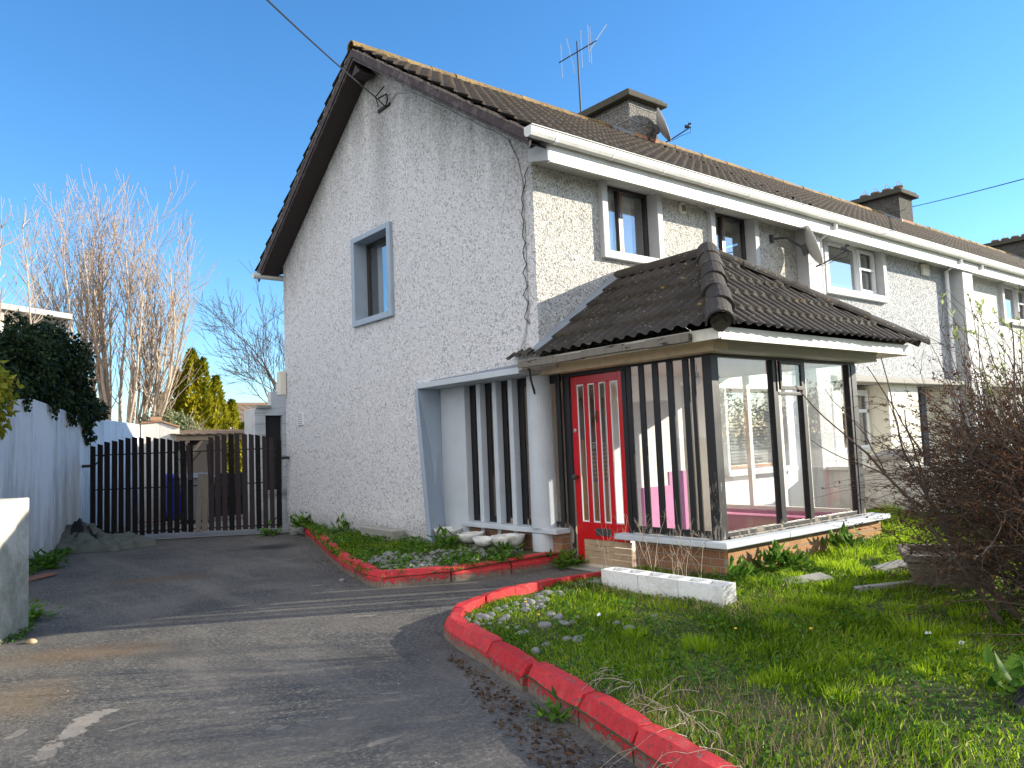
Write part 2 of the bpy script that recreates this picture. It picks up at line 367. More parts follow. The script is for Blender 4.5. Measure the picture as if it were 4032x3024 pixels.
M['wcable'] = simple('pale_painted_cable', (.45, .45, .44), .6)
M['dish'] = simple('grey_dish_paint', (.44, .44, .42), .35, .05, 6, spec=.5)
M['picket'] = simple('dark_stained_picket', (.010, .0085, .009), .8, .4, 14, .004, 40, dirt=(.026, .019, .017), dirt_amt=.6, dscale=6, spec=.15)
M['picketold'] = simple('weathered_brown_picket', (.028, .020, .020), .85, .5, 14, .004, 40, dirt=(.025, .018, .017), dirt_amt=.8, dscale=8)
M['picketpale'] = simple('bleached_picket', (.16, .14, .115), .85, .3, 14, .004, 40)
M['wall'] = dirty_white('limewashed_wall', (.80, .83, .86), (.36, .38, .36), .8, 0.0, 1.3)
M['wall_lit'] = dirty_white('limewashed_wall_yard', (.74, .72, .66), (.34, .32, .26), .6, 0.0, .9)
M['lowwall'] = dirty_white('rendered_low_wall', (.62, .58, .49), (.20, .20, .13), .75, -.1, .9, False)
M['nbwall'] = dirty_white('neighbour_wall_paint', (.66, .65, .61), (.33, .32, .28), .6, -.1, .5, False)
M['coping'] = simple('old_brick_coping', (.34, .20, .13), .95, .3, 14, .01, 30, dirt=(.10, .08, .05), dirt_amt=.6)
M['concrete'] = simple('concrete', (.34, .33, .30), .9, .15, 6, .004, 50, dirt=(.14, .14, .11), dirt_amt=.5)
M['soil'] = simple('dark_soil', (.050, .038, .024), .95, .4, 12, .02, 30)
M['lawn'] = simple('mossy_turf_soil', (.050, .062, .020), .95, .45, 9, .02, 40, dirt=(.11, .085, .045), dirt_amt=.8, dscale=1.6)
M['ground'] = simple('far_ground', (.075, .085, .045), .95, .3, .4)
M['pave'] = simple('red_brick_paving', (.24, .11, .075), .9, .25, 5, .004, 30, dirt=(.13, .10, .08), dirt_amt=.5)
M['yard'] = simple('yard_concrete', (.26, .235, .20), .9, .25, 2, .004, 40)
M['grass'] = leaf_mat('grass_blades', (.045, .12, .006), (.34, .50, .018), (.50, .45, .22), .6, .55)
M['weed'] = leaf_mat('weed_leaves', (.030, .095, .014), (.16, .30, .030), None, .35)
M['dry'] = leaf_mat('dry_stalks', (.17, .12, .07), (.42, .33, .20), None, .2, .8)
M['mulch'] = leaf_mat('brown_leaf_litter', (.040, .024, .014), (.14, .085, .045), None, .1, .8)
M['ivy'] = leaf_mat('dark_ivy_leaves', (.007, .018, .008), (.028, .050, .018), (.055, .085, .03), .15, .35)
M['ivyy'] = leaf_mat('yellow_ivy_leaves', (.14, .19, .02), (.38, .36, .04), (.55, .42, .06), .45, .5)
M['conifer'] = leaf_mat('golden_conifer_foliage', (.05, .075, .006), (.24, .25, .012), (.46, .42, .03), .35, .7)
M['shrubg'] = leaf_mat('pale_shrub_leaves', (.12, .15, .08), (.36, .40, .22), None, .3, .6)
M['redleaf'] = leaf_mat('bronze_shrub_leaves', (.045, .018, .014), (.13, .055, .030), (.22, .13, .05), .25, .5)
M['budleaf'] = leaf_mat('fresh_green_leaves', (.25, .34, .08), (.50, .58, .22), None, .4, .5)
M['barkpale'] = simple('pale_bark', (.46, .38, .29), .9, .35, 5, .003, 40, dirt=(.17, .12, .09), dirt_amt=.6, dscale=4)
M['twig'] = simple('reddish_twigs', (.40, .315, .245), .9, .3, 5)
M['barkdark'] = simple('dark_bark', (.085, .065, .05), .9, .3, 5)
M['shrubbark'] = simple('shrub_stems', (.085, .060, .045), .85, .35, 6)
M['stone'] = simple('grey_cobble', (.20, .20, .195), .85, .35, 7, .004, 50, dirt=(.12, .12, .09), dirt_amt=.5, dscale=9)
M['debris'] = simple('pale_grit', (.34, .32, .28), .9, .3, 9)
M['whitestone'] = dirty_white('whitewashed_stone', (.74, .74, .71), (.10, .09, .06), .9, .0, .16, False)
M['block'] = dirty_white('whitewashed_block', (.78, .79, .78), (.30, .28, .22), .5, -.05, .1, False)
M['planter'] = simple('pebbled_concrete_planter', (.23, .20, .16), .95, .45, 30, .012, 45, dirt=(.06, .055, .04), dirt_amt=.7)
M['tarp'] = simple('dark_green_canvas', (.085, .098, .085), .75, .25, 5, .004, 30)
M['tarpd'] = simple('black_plastic_sheet', (.008, .010, .016), .4, .2, 6)
M['corr'] = simple('grey_corrugated_sheet', (.46, .45, .43), .7, .15, 3, dirt=(.25, .22, .19), dirt_amt=.5)
M['rust'] = simple('rusty_corrugated_roof', (.20, .13, .08), .9, .4, 6, dirt=(.34, .27, .18), dirt_amt=.6)
M['whiteblock'] = dirty_white('painted_blockwork', (.60, .62, .62), (.28, .28, .26), .5, 0, .5, False)
M['bluebin'] = simple('blue_plastic', (.015, .05, .42), .4, .1, 4)
M['greypl'] = simple('grey_plastic', (.20, .21, .22), .5, .1, 4)
M['bung'] = tiles_mat('bungalow_tiles', (.13, .105, .085), (.3, .2, .08), .5, .2)
M['terracotta'] = simple('terracotta_pots', (.20, .13, .09), .9, .3, 12)
M['bluedoor'] = simple('slate_blue_door', (.035, .055, .085), .35, .1, 4)
M['yellowpetal'] = simple('yellow_petals', (.75, .50, .02), .6, .1, 9)
M['paper'] = simple('white_litter', (.75, .77, .80), .6, .05, 9)
M['sticker'] = simple('black_sticker', (.012, .012, .012), .5, .1, 9)
M['ink'] = simple('pale_sticker_lettering', (.45, .42, .36), .6, .05, 9)
M['glass'] = glass_mat('window_glass', tint=(.985, .99, .985), gloss=.42, base=.06, dirt=.05)
M['glassd'] = glass_mat('upstairs_glass', (.92, .94, .95), .6, .26, dirt=.0)
M['glassn'] = glass_mat('neighbour_double_glazing', (.60, .64, .68), .6, .42)
M['bulb'] = simple('glass_bulb', (.85, .84, .80), .2, .02, 5)

# ------------------------------------------------------------------ geometry helpers
class MB:
    def __init__(s): s.v = []; s.f = []
    def box(s, x0, y0, z0, x1, y1, z1):
        if x0 > x1: x0, x1 = x1, x0
        if y0 > y1: y0, y1 = y1, y0
        if z0 > z1: z0, z1 = z1, z0
        s.hexa([(x0, y0, z0), (x1, y0, z0), (x1, y1, z0), (x0, y1, z0), (x0, y0, z1), (x1, y0, z1), (x1, y1, z1), (x0, y1, z1)]); return s
    def hexa(s, p):
        i = len(s.v); s.v += [tuple(q) for q in p]
        for f in ((0, 3, 2, 1), (4, 5, 6, 7), (0, 1, 5, 4), (1, 2, 6, 5), (2, 3, 7, 6), (3, 0, 4, 7)): s.f.append(tuple(i + k for k in f))
        return s
    def prism(s, poly, axis, a, b):
        """poly: 2-D points; axis: extrusion axis 0/1/2; the two remaining axes take the 2-D coords in order"""
        def P(q, t):
            if axis == 0: return (t, q[0], q[1])
            if axis == 1: return (q[0], t, q[1])
            return (q[0], q[1], t)
        i = len(s.v); n = len(poly)
        s.v += [P(q, a) for q in poly] + [P(q, b) for q in poly]
        s.f.append(tuple(range(i, i + n))); s.f.append(tuple(range(i + 2 * n - 1, i + n - 1, -1)))
        for k in range(n): s.f.append((i + k, i + (k + 1) % n, i + n + (k + 1) % n, i + n + k))
        return s
    def obox(s, p, q, w, h, up=(0, 0, 1), off=(0, 0)):
        """bar from p to q with width w (sideways) and height h (along up)"""
        p = Vector(p); q = Vector(q); d = (q - p).normalized(); upv = Vector(up)
        sd = d.cross(upv).normalized(); u2 = sd.cross(d).normalized()
        c = []
        for e in (p, q):
            for a, b_ in ((-1, -1), (1, -1), (1, 1), (-1, 1)): c.append(e + sd * (a * w / 2 + off[0]) + u2 * (b_ * h / 2 + off[1]))
        s.hexa([c[0], c[1], c[2], c[3], c[4], c[5], c[6], c[7]]); return s
    def tube(s, pts, r, n=8, cap=True):
        pts = [Vector(p) for p in pts]; rr = r if isinstance(r, (list, tuple)) else [r] * len(pts)
        base = len(s.v); prev = None
        for k, p in enumerate(pts):
            d = (pts[min(k + 1, len(pts) - 1)] - pts[max(k - 1, 0)]).normalized()
            if prev is None:
                a = Vector((0, 0, 1)) if abs(d.z) < .9 else Vector((1, 0, 0)); sd = d.cross(a).normalized()
            else: sd = (prev - d * prev.dot(d)).normalized()
            prev = sd; up = d.cross(sd)
            for j in range(n):
                t = 2 * pi * j / n; s.v.append(tuple(p + (sd * cos(t) + up * sin(t)) * rr[k]))
        for k in range(len(pts) - 1):
            for j in range(n):
                a = base + k * n + j; b_ = base + k * n + (j + 1) % n
                s.f.append((a, b_, b_ + n, a + n))
        if cap:
            s.f.append(tuple(base + j for j in range(n - 1, -1, -1))); e = base + (len(pts) - 1) * n; s.f.append(tuple(e + j for j in range(n)))
        return s
    def lathe(s, c, prof, n=24):
        base = len(s.v)
        for r, z in prof:
            for j in range(n): t = 2 * pi * j / n; s.v.append((c[0] + r * cos(t), c[1] + r * sin(t), c[2] + z))
        for k in range(len(prof) - 1):
            for j in range(n):
                a = base + k * n + j; b_ = base + k * n + (j + 1) % n; s.f.append((a, b_, b_ + n, a + n))
        s.f.append(tuple(base + j for j in range(n - 1, -1, -1))); e = base + (len(prof) - 1) * n; s.f.append(tuple(e + j for j in range(n)))
        return s
    def build(s, name, mat, parent=None, bevel=0, smooth=False, jit=0):
        me = bpy.data.meshes.new(name)
        off = root_loc(parent)
        vs = [(x - off[0], y - off[1], z - off[2]) for x, y, z in s.v]
        if jit: vs = [(x + random.gauss(0, jit), y + random.gauss(0, jit), z + random.gauss(0, jit)) for x, y, z in vs]
        me.from_pydata(vs, [], s.f); me.materials.append(M[mat] if isinstance(mat, str) else mat)
        bm = bmesh.new(); bm.from_mesh(me)
        bmesh.ops.recalc_face_normals(bm, faces=bm.faces)
        bm.to_mesh(me); bm.free()
        if smooth: me.polygons.foreach_set('use_smooth', [True] * len(me.polygons))
        o = bpy.data.objects.new(name, me); COL.objects.link(o)
        if parent is not None: o.parent = parent
        if bevel:
            b = o.modifiers.new('bevel', 'BEVEL'); b.width = bevel; b.segments = 2; b.limit_method = 'ANGLE'; b.angle_limit = R_(40)
        return o
def root_loc(o):
    L = Vector((0, 0, 0))
    while o is not None: L += o.location; o = o.parent
    return L
def tag(o, label=None, cat=None, group=None, kind=None):
    if label: o['label'] = label
    if cat: o['category'] = cat
    if group: o['group'] = group
    if kind: o['kind'] = kind
    return o
def thing(name, label, cat, loc=(0, 0, 0), group=None):
    o = bpy.data.objects.new(name, None); COL.objects.link(o); o.location = loc; o.empty_display_size = .2
    return tag(o, label, cat, group)
def dup(o, loc, label=None, rz=None, scale=None):
    c = o.copy(); COL.objects.link(c); c.location = loc
    if rz is not None: c.rotation_euler.z = rz
    if scale is not None: c.scale = scale
    if label: c['label'] = label
    for ch in list(o.children):
        d = ch.copy(); COL.objects.link(d); d.parent = c
        for g in list(ch.children):
            e = g.copy(); COL.objects.link(e); e.parent = d
    return c
def mesh_np(name, verts, loops, starts, totals, mat, parent=None, tone=None, smooth=False):
    me = bpy.data.meshes.new(name)
    off = np.array(root_loc(parent))
    verts = np.asarray(verts, np.float32) - off.astype(np.float32)
    me.vertices.add(len(verts)); me.vertices.foreach_set('co', verts.ravel())
    me.loops.add(len(loops)); me.loops.foreach_set('vertex_index', np.asarray(loops, np.int32))
    me.polygons.add(len(starts)); me.polygons.foreach_set('loop_start', np.asarray(starts, np.int32)); me.polygons.foreach_set('loop_total', np.asarray(totals, np.int32))
    if smooth: me.polygons.foreach_set('use_smooth', np.ones(len(starts), bool))
    me.update(calc_edges=True); me.materials.append(M[mat])
    if tone is not None:
        a = me.attributes.new('tone', 'FLOAT', 'POINT'); a.data.foreach_set('value', np.asarray(tone, np.float32))
    o = bpy.data.objects.new(name, me); COL.objects.link(o)
    if parent is not None: o.parent = parent
    return o
def frusta(name, segs, mat, parent=None, n=5):
    """segs: (M,8) p0 p1 r0 r1 -> open tapered tubes"""
    S = np.asarray(segs, float); Mn = len(S)
    p0, p1, r0, r1 = S[:, :3], S[:, 3:6], S[:, 6:7], S[:, 7:8]
    d = p1 - p0; d /= np.linalg.norm(d, axis=1, keepdims=True) + 1e-9
    a = np.where(np.abs(d[:, 2:3]) < .9, [[0, 0, 1.]], [[1., 0, 0]])
    s = np.cross(d, a); s /= np.linalg.norm(s, axis=1, keepdims=True) + 1e-9; u = np.cross(d, s)
    t = np.arange(n) * 2 * pi / n
    ring = s[:, None] * np.cos(t)[None, :, None] + u[:, None] * np.sin(t)[None, :, None]
    V = np.concatenate([p0[:, None] + ring * r0[:, None], (p1 + d * r1 * .5)[:, None] + ring * r1[:, None]], 1).reshape(-1, 3)
    j = np.arange(n); q = np.stack([j, (j + 1) % n, n + (j + 1) % n, n + j], 1)
    Lp = (np.arange(Mn)[:, None, None] * 2 * n + q[None]).reshape(-1)
    return mesh_np(name, V, Lp, np.arange(Mn * n) * 4, np.full(Mn * n, 4), mat, parent, smooth=True)
def cards(name, c, ax, sd, L, Wd, mat, parent=None, tone=None, fold=.25):
    """leaf-like quads (diamond, slightly folded): centre c, axis ax (unit), side sd (unit)"""
    N = len(c); L = np.broadcast_to(np.asarray(L, float), (N,))[:, None]; Wd = np.broadcast_to(np.asarray(Wd, float), (N,))[:, None]
    nn = np.cross(ax, sd)
    V = np.stack([c, c + ax * L * .45 + sd * Wd * .5 + nn * Wd * fold, c + ax * L, c + ax * L * .45 - sd * Wd * .5 + nn * Wd * fold], 1).reshape(-1, 3)
    b = np.arange(N)[:, None] * 4
    Lp = np.concatenate([b + 0, b + 1, b + 2, b + 0, b + 2, b + 3], 1).reshape(-1)
    tn = None if tone is None else np.repeat(np.asarray(tone, float), 4)
    return mesh_np(name, V, Lp, np.arange(N * 2) * 3, np.full(N * 2, 3), mat, parent, tn)
def blades(name, p, h, lean, wid, mat, tone, parent=None):
    """grass blades: base p (N,3), height h, lean vector (N,2) tip offset"""
    N = len(p); th = rng.uniform(0, pi * 2, N); s = np.stack([np.cos(th), np.sin(th), np.zeros(N)], 1) * (wid[:, None] / 2)
    l3 = np.concatenate([lean, np.zeros((N, 1))], 1); up = np.zeros((N, 3)); up[:, 2] = h
    m_ = p + up * .55 + l3 * .35; t = p + up * (1 - .35 * np.clip(np.linalg.norm(lean, axis=1) / (h + 1e-6), 0, 1.6)[:, None] * .6) + l3
    V = np.stack([p - s, p + s, m_ + s * .8, m_ - s * .8, t], 1).reshape(-1, 3)
    b = np.arange(N)[:, None] * 5
    Lp = np.concatenate([b, b + 1, b + 2, b + 3, b + 3, b + 2, b + 4], 1).reshape(-1)
    st = (np.arange(N)[:, None] * 7 + np.array([[0, 4]])).reshape(-1); tt = np.tile([4, 3], N)
    return mesh_np(name, V, Lp, st, tt, mat, parent, np.repeat(tone, 5))
def rand_unit(n):
    v = rng.normal(size=(n, 3)); return v / np.linalg.norm(v, axis=1, keepdims=True)
def perp(a):
    r = rand_unit(len(a)); s = np.cross(a, r); return s / (np.linalg.norm(s, axis=1, keepdims=True) + 1e-9)

def tile_sheet(name, mat, O, Ud, Vd, wid, length, pitch, gauge, amp, step, parent, clips=(), per=8, moss_fn=None, sub=.02, thick=.0, prof=None):
    """interlocking tiles as a sheet of rolls and overlapping courses, cut by the clip planes (point, normal: keep the +side)"""
    O = Vector(O); Ud = Vector(Ud).normalized(); Vd = Vector(Vd).normalized(); N = Ud.cross(Vd).normalized()
    if N.z < 0: N = -N
    nc = int(wid / pitch * per) + 1; nr = int(math.ceil(length / gauge))
    us = np.linspace(0, wid, nc); rows = []
    for k in range(nr):
        v0 = k * gauge; v1 = min(length, (k + 1) * gauge)
        rows += [(v0, step, k), ((v0 + v1) / 2, step * .5, k), (v1, 0.0, k)]
    ph = us / pitch
    pr = amp * (0.5 + 0.5 * np.cos(2 * pi * ph)) ** 1.0 if prof is None else amp * prof(ph % 1)
    tile = np.floor(ph / 2).astype(int); nt_ = tile.max() + 1
    V = []; tone = []; moss = []
    jit = rng.normal(0, 1, (nr, nt_)); tn = rng.uniform(0, 1, (nr, nt_))
    Oa, Ua, Va, Na = (np.array(x) for x in (O, Ud, Vd, N))
    for i, (v, st, k) in enumerate(rows):
        jj = jit[k][tile]
        h = pr + st + jj * .0022 * (1 if st else .3) 
        vv = v + (jj * .004 if st == step else 0)
        P = Oa + us[:, None] * Ua + np.broadcast_to(np.asarray(vv), (nc,))[:, None] * Va + h[:, None] * Na
        V.append(P); tone.append(np.clip(tn[k][tile] * .8 + rng.uniform(0, .2, nc), 0, 1))
        edge = 1.0 if st == step else .35
        moss.append(np.clip(edge * (.35 + .65 * (pr / max(amp, 1e-6))) , 0, 1) if moss_fn is None else moss_fn(us, v, pr / max(amp, 1e-6), edge))
    V = np.concatenate(V); tone = np.concatenate(tone); moss = np.concatenate(moss)
    nR = len(rows); I = np.arange(nR * nc).reshape(nR, nc)
    q = np.stack([I[:-1, :-1], I[:-1, 1:], I[1:, 1:], I[1:, :-1]], -1).reshape(-1, 4)
    o = mesh_np(name, V, q.reshape(-1), np.arange(len(q)) * 4, np.full(len(q), 4), mat, parent, tone)
    a = o.data.attributes.new('moss', 'FLOAT', 'POINT'); a.data.foreach_set('value', moss.astype(np.float32))
    off = root_loc(parent)
    bm = bmesh.new(); bm.from_mesh(o.data)
    for cp, cn in clips:
        bmesh.ops.bisect_plane(bm, geom=bm.verts[:] + bm.edges[:] + bm.faces[:], plane_co=Vector(cp) - off, plane_no=Vector(cn), clear_inner=True, dist=1e-5)
    bmesh.ops.recalc_face_normals(bm, faces=bm.faces)
    if bm.faces:
        s_ = sum((f.normal.z for f in list(bm.faces)[:50]))
        if s_ < 0: bmesh.ops.reverse_faces(bm, faces=bm.faces)
    bm.to_mesh(o.data); bm.free()
    return o

def ridge_run(name, mat, p, q, r, seg, parent, up=(0, 0, 1), mossv=.8, over=.015, n=10, taper=.12):
    """half-round ridge tiles laid end to end from p (low/near) to q; every tile slightly wider at its near end"""
    p = Vector(p); q = Vector(q); d = q - p; Ln = d.length; d.normalize(); sd = d.cross(Vector(up)).normalized(); u = sd.cross(d).normalized()
    k = max(1, round(Ln / seg)); V = []; Fc = []; tone = []; moss = []
    for i in range(k):
        a = Ln * i / k - over; b_ = Ln * (i + 1) / k; t0 = random.random(); dx = random.gauss(0, .006); dz = random.gauss(0, .004)
        for (t, rr) in ((a, r * (1 + taper)), (b_, r)):
            for ro in (rr, rr - .018):
                for j in range(n + 1):
                    th = pi * j / n * 1.1 - pi * .05; V.append(p + d * t + sd * (cos(th) * ro + dx) + u * (sin(th) * ro + dz)); tone.append(t0); moss.append(mossv * (1 if t == a else .5) * random.uniform(.6, 1))
        b0 = len(V) - 4 * (n + 1); m_ = n + 1
        for j in range(n):
            Fc += [(b0 + j, b0 + j + 1, b0 + 2 * m_ + j + 1, b0 + 2 * m_ + j), (b0 + m_ + j, b0 + 3 * m_ + j, b0 + 3 * m_ + j + 1, b0 + m_ + j + 1),
                   (b0 + j, b0 + m_ + j, b0 + m_ + j + 1, b0 + j + 1), (b0 + 2 * m_ + j, b0 + 2 * m_ + j + 1, b0 + 3 * m_ + j + 1, b0 + 3 * m_ + j)]
    off = root_loc(parent); me = bpy.data.meshes.new(name); me.from_pydata([tuple(v - off) for v in V], [], Fc); me.materials.append(M[mat])
    for nm, vals in (('tone', tone), ('moss', moss)):
        at = me.attributes.new(nm, 'FLOAT', 'POINT'); at.data.foreach_set('value', np.array(vals, np.float32))
    o = bpy.data.objects.new(name, me); COL.objects.link(o); o.parent = parent
    return o

# ================================================================== GROUND
def sheet(name, poly, z, mat, kind='structure', thick=.0):
    mb = MB(); i = 0; mb.v = [(x, y, z) for x, y in poly]; mb.f = [tuple(range(len(poly)))]
    o = mb.build(name, mat); o['kind'] = kind
    if o.data.polygons[0].normal.z < 0: o.data.flip_normals()
    return o
sheet('ground', [(-900, -900), (900, -900), (900, 900), (-900, 900)], -.125, 'ground')
sheet('driveway', [(-9, -14), (6, -14), (6, .6), (.44, .6), (.44, 4), (.5, 7.8), (-2.8, 9.9), (-3.3, 9.3), (-6.5, 1.0), (-9, -3)], -.10, 'asphalt')
sheet('yard', [(-2.9, 8.6), (.6, 6.4), (6, 6.4), (6, 22), (-2.9, 22)], -.088, 'yard')
sheet('yard_paving', [(-1.9, 11.6), (1.5, 9.9), (1.5, 16), (-1.9, 16)], -.082, 'pave')
sheet('road', [(-60, -30), (60, -30), (60, -14.5), (-60, -14.5)], -.118, 'asphalt')

def nz2(x, y, s=0.0):
    return (np.sin(x * 3.1 + s) * np.cos(y * 2.7 - s) + .6 * np.sin(x * 7.3 + y * 5.1 + s * 2) + .4 * np.cos(x * 13.7 - y * 11.3 + s)) / 2
def lawn_z(x, y): return -.015 + .026 * np.clip(x, 0, 6) + .02 * nz2(x, y)
def bed_z(x, y): return .0 + .05 * np.clip((x + 1.6) / 1.6, 0, 1) + .012 * nz2(x, y, 2)
def in_poly(px, py, poly):
    inside = np.zeros(len(px), bool); n = len(poly)
    for i in range(n):
        x0, y0 = poly[i]; x1, y1 = poly[(i + 1) % n]
        c = ((y0 > py) != (y1 > py)) & (px < (x1 - x0) * (py - y0) / (y1 - y0 + 1e-12) + x0); inside ^= c
    return inside
def terrain(name, poly, fn, mat, res=.09):
    xs = [p[0] for p in poly]; ys = [p[1] for p in poly]
    bm = bmesh.new(); vs = [bm.verts.new((x, y, 0)) for x, y in poly]; bm.faces.new(vs)
    for i in range(1, int((max(xs) - min(xs)) / res)):
        bmesh.ops.bisect_plane(bm, geom=bm.verts[:] + bm.edges[:] + bm.faces[:], plane_co=(min(xs) + i * res, 0, 0), plane_no=(1, 0, 0))
    for i in range(1, int((max(ys) - min(ys)) / res)):
        bmesh.ops.bisect_plane(bm, geom=bm.verts[:] + bm.edges[:] + bm.faces[:], plane_co=(0, min(ys) + i * res, 0), plane_no=(0, 1, 0))
    for v in bm.verts: v.co.z = float(fn(v.co.x, v.co.y))
    for f in bm.faces:
        f.smooth = True
        if f.normal.z < 0: f.normal_flip()
    me = bpy.data.meshes.new(name); bm.to_mesh(me); bm.free(); me.materials.append(M[mat])
    o = bpy.data.objects.new(name, me); COL.objects.link(o); o['kind'] = 'structure'; return o

KA = [(.08, 6.62), (-.34, 5.35), (-.74, 4.2), (-1.12, 3.05), (-1.46, 1.95), (-1.72, .95), (-1.70, .62), (-1.05, .33), (-.35, .20), (.34, .16)]   # outer foot line
KB = [(-.26, -1.02), (-.80, -.93), (-1.35, -.95), (-1.78, -1.08), (-2.17, -1.28), (-2.38, -1.50), (-2.50, -1.80), (-2.64, -2.40), (-2.80, -2.95), (-2.97, -3.55), (-3.12, -4.05), (-3.28, -4.65), (-3.46, -5.4), (-3.66, -6.6), (-3.8, -8.2)]
BEDA = KA + [(.32, .2), (.43, .25), (.43, 2.46), (.05, 2.6), (.05, 6.8)]
BEDB = KB + [(-3.8, -9.5), (7.5, -9.5), (5.72, -.3), (5.72, .02), (3.3, .02), (3.3, -1.9), (.5, -1.9), (.5, -1.0)]
terrain('flower_bed', BEDA, bed_z, 'lawn')
terrain('lawn', BEDB, lawn_z, 'lawn')

# ------------------------------------------------------------------ red kerbs
def kerb(name, line, label, inward, lens):
    """inward: +1 if the bed lies on the left of the walking direction"""
    root = thing(name, label, 'kerb', (line[0][0], line[0][1], -.1))
    for i in range(len(line) - 1):
        a = Vector((*line[i], 0)); b_ = Vector((*line[i + 1], 0)); d = (b_ - a); Ln = d.length
        nst = max(1, round(Ln / lens))
        for k in range(nst):
            p = a + d * (k / nst); q = a + d * ((k + 1) / nst); dd = (q - p).normalized(); nrm = Vector((-dd.y, dd.x, 0)) * inward
            g = .010; jn = nrm * random.gauss(0, .008); p = p + dd * g + jn; q = q - dd * g + jn + nrm * random.gauss(0, .004); tz = random.gauss(0, .007)
            prof = [(0, -.03), (0, .085), (.045, .155), (.125, .158), (.125, -.03)]   # offset inwards, height above drive
            mb = MB(); n = 7; nn = len(prof)
            for t in range(n):
                c = p.lerp(q, t / (n - 1))
                e = .006 if t in (0, n - 1) else 0
                for o_, h in prof:
                    c2 = c + nrm * (o_ + (e if o_ == 0 else -e if o_ > .1 else 0) + random.gauss(0, .0028)); mb.v.append((c2.x, c2.y, -.1 + h + tz - (e if h > .1 else 0) + random.gauss(0, .0026)))
            for t in range(n - 1):
                for j in range(nn): mb.f.append((t * nn + j, t * nn + (j + 1) % nn, (t + 1) * nn + (j + 1) % nn, (t + 1) * nn + j))
            mb.f.append(tuple(range(nn))); mb.f.append(tuple((n - 1) * nn + j for j in range(nn)))
            o = mb.build('kerb_stone', 'kerb', root, bevel=.003)
            at = o.data.attributes.new('tone', 'FLOAT', 'POINT'); at.data.foreach_set('value', [random.random()] * len(o.data.vertices))
    return root
kerb('painted_kerb', KA, 'red painted kerb around the pebble bed below the gable wall', -1 if False else 1, .62)
kerb('painted_kerb', KB, 'red painted kerb edging the front lawn beside the driveway', 1, .6)

# ================================================================== HOUSE
TS = .667  # roof slope
def tz(y): return 4.62 + TS * (y + .42)
H = thing('end_terrace_house', 'pebbledashed end of terrace house with striped glass corner porch and red door', 'house', (0, 0, -.1))
def wall_x(mb, x0, x1, holes, ya, yb, za, zb):
    """wall slab between x0..x1 spanning y ya..yb, z za..zb with rectangular holes (y0,y1,z0,z1)"""
    zs = sorted({za, zb, *[h[2] for h in holes], *[h[3] for h in holes]})
    for i in range(len(zs) - 1):
        z0, z1 = zs[i], zs[i + 1]; cuts = sorted([(h[0], h[1]) for h in holes if h[2] <= z0 and h[3] >= z1]); y = ya
        for c0, c1 in cuts:
            if c0 > y: mb.box(x0, y, z0, x1, c0, z1)
            y = c1
        if y < yb: mb.box(x0, y, z0, x1, yb, z1)
def wall_y(mb, y0, y1, holes, xa, xb, za, zb):
    zs = sorted({za, zb, *[h[2] for h in holes], *[h[3] for h in holes]})
    for i in range(len(zs) - 1):
        z0, z1 = zs[i], zs[i + 1]; cuts = sorted([(h[0], h[1]) for h in holes if h[2] <= z0 and h[3] >= z1]); x = xa
        for c0, c1 in cuts:
            if c0 > x: mb.box(x, y0, z0, c0, y1, z1)
            x = c1
        if x < xb: mb.box(x, y0, z0, xb, y1, z1)
# gable
g = MB()
g.prism([(2.52, 2.135), (2.30, -.1), (2.6, -.1), (2.6, 2.135)], 0, 0, .02).box(0, 2.6, -.1, .28, 7.05, 2.135).box(.0205, 2.535, -.1, .28, 2.5995, 2.135)
wall_x(g, 0, .28, [(3.13, 4.27, 3.22, 4.54)], 0, 7.05, 2.135, 4.55)
g.prism([(0, 4.55), (7.05, 4.55), (7.05, 4.75), (3.525, 7.11), (0, 4.75)], 0, 0, .28)
g.build('gable_wall', 'gable', H)
# facade, first floor, with openings; ground floor right of the porch
f = MB()
wall_y(f, 0.002, .28, [(1.09, 2.12, 3.53, 4.47), (3.22, 4.28, 3.53, 4.47)], .281, 5.66, 2.17, 4.47)
f.box(0.002, -.003, 2.17, .281, -.0005, 4.47)
f.build('front_wall', 'front', H)
f = MB(); wall_y(f, .012, .28, [(2.42, 3.0, -.1, 2.0), (3.28, 4.79, .78, 1.95)], 1.6, 5.66, -.1, 2.168); f.box(1.04, .012, -.1, 1.5995, .06, 2.168); f.build('ground_floor_wall', 'white_in', H)
f = MB(); f.box(1.55, 0, -.1, 2.42, .011, .70).box(2.08, 0, .70, 2.42, .0108, .87); f.build('dado_paint', 'pink', H)
f = MB(); f.box(5.4, .3, -.1, 5.5, 7, 4.4).box(.3, 6.8, -.1, 5.5, 7.04, 4.6); f.build('rear_wall', 'interior', H)
f = MB(); f.box(.3, .3, 2.25, 5.4, 6.8, 2.45); f.build('upper_floor', 'ceil', H)
f = MB(); f.box(.29, 1.9, 2.46, 5.38, 1.96, 4.4); f.build('bedroom_partition', 'interior', H)
f = MB(); f.box(.3, .29, 4.48, 5.38, 6.78, 4.53); f.build('bedroom_ceiling', 'white_in', H)
f = MB(); f.box(.45, 2.25, -.02, 3.15, 2.31, 2.24).box(3.12, .29, -.02, 3.18, 2.24, 2.24).box(3.2, 1.7, -.02, 5.38, 1.76, 2.24); f.build('hall_partition', 'interior', H)
f = MB(); f.box(.46, -1.93, -.12, 3.1, 2.2, -.03); f.build('hall_floor', 'ceil2', H)
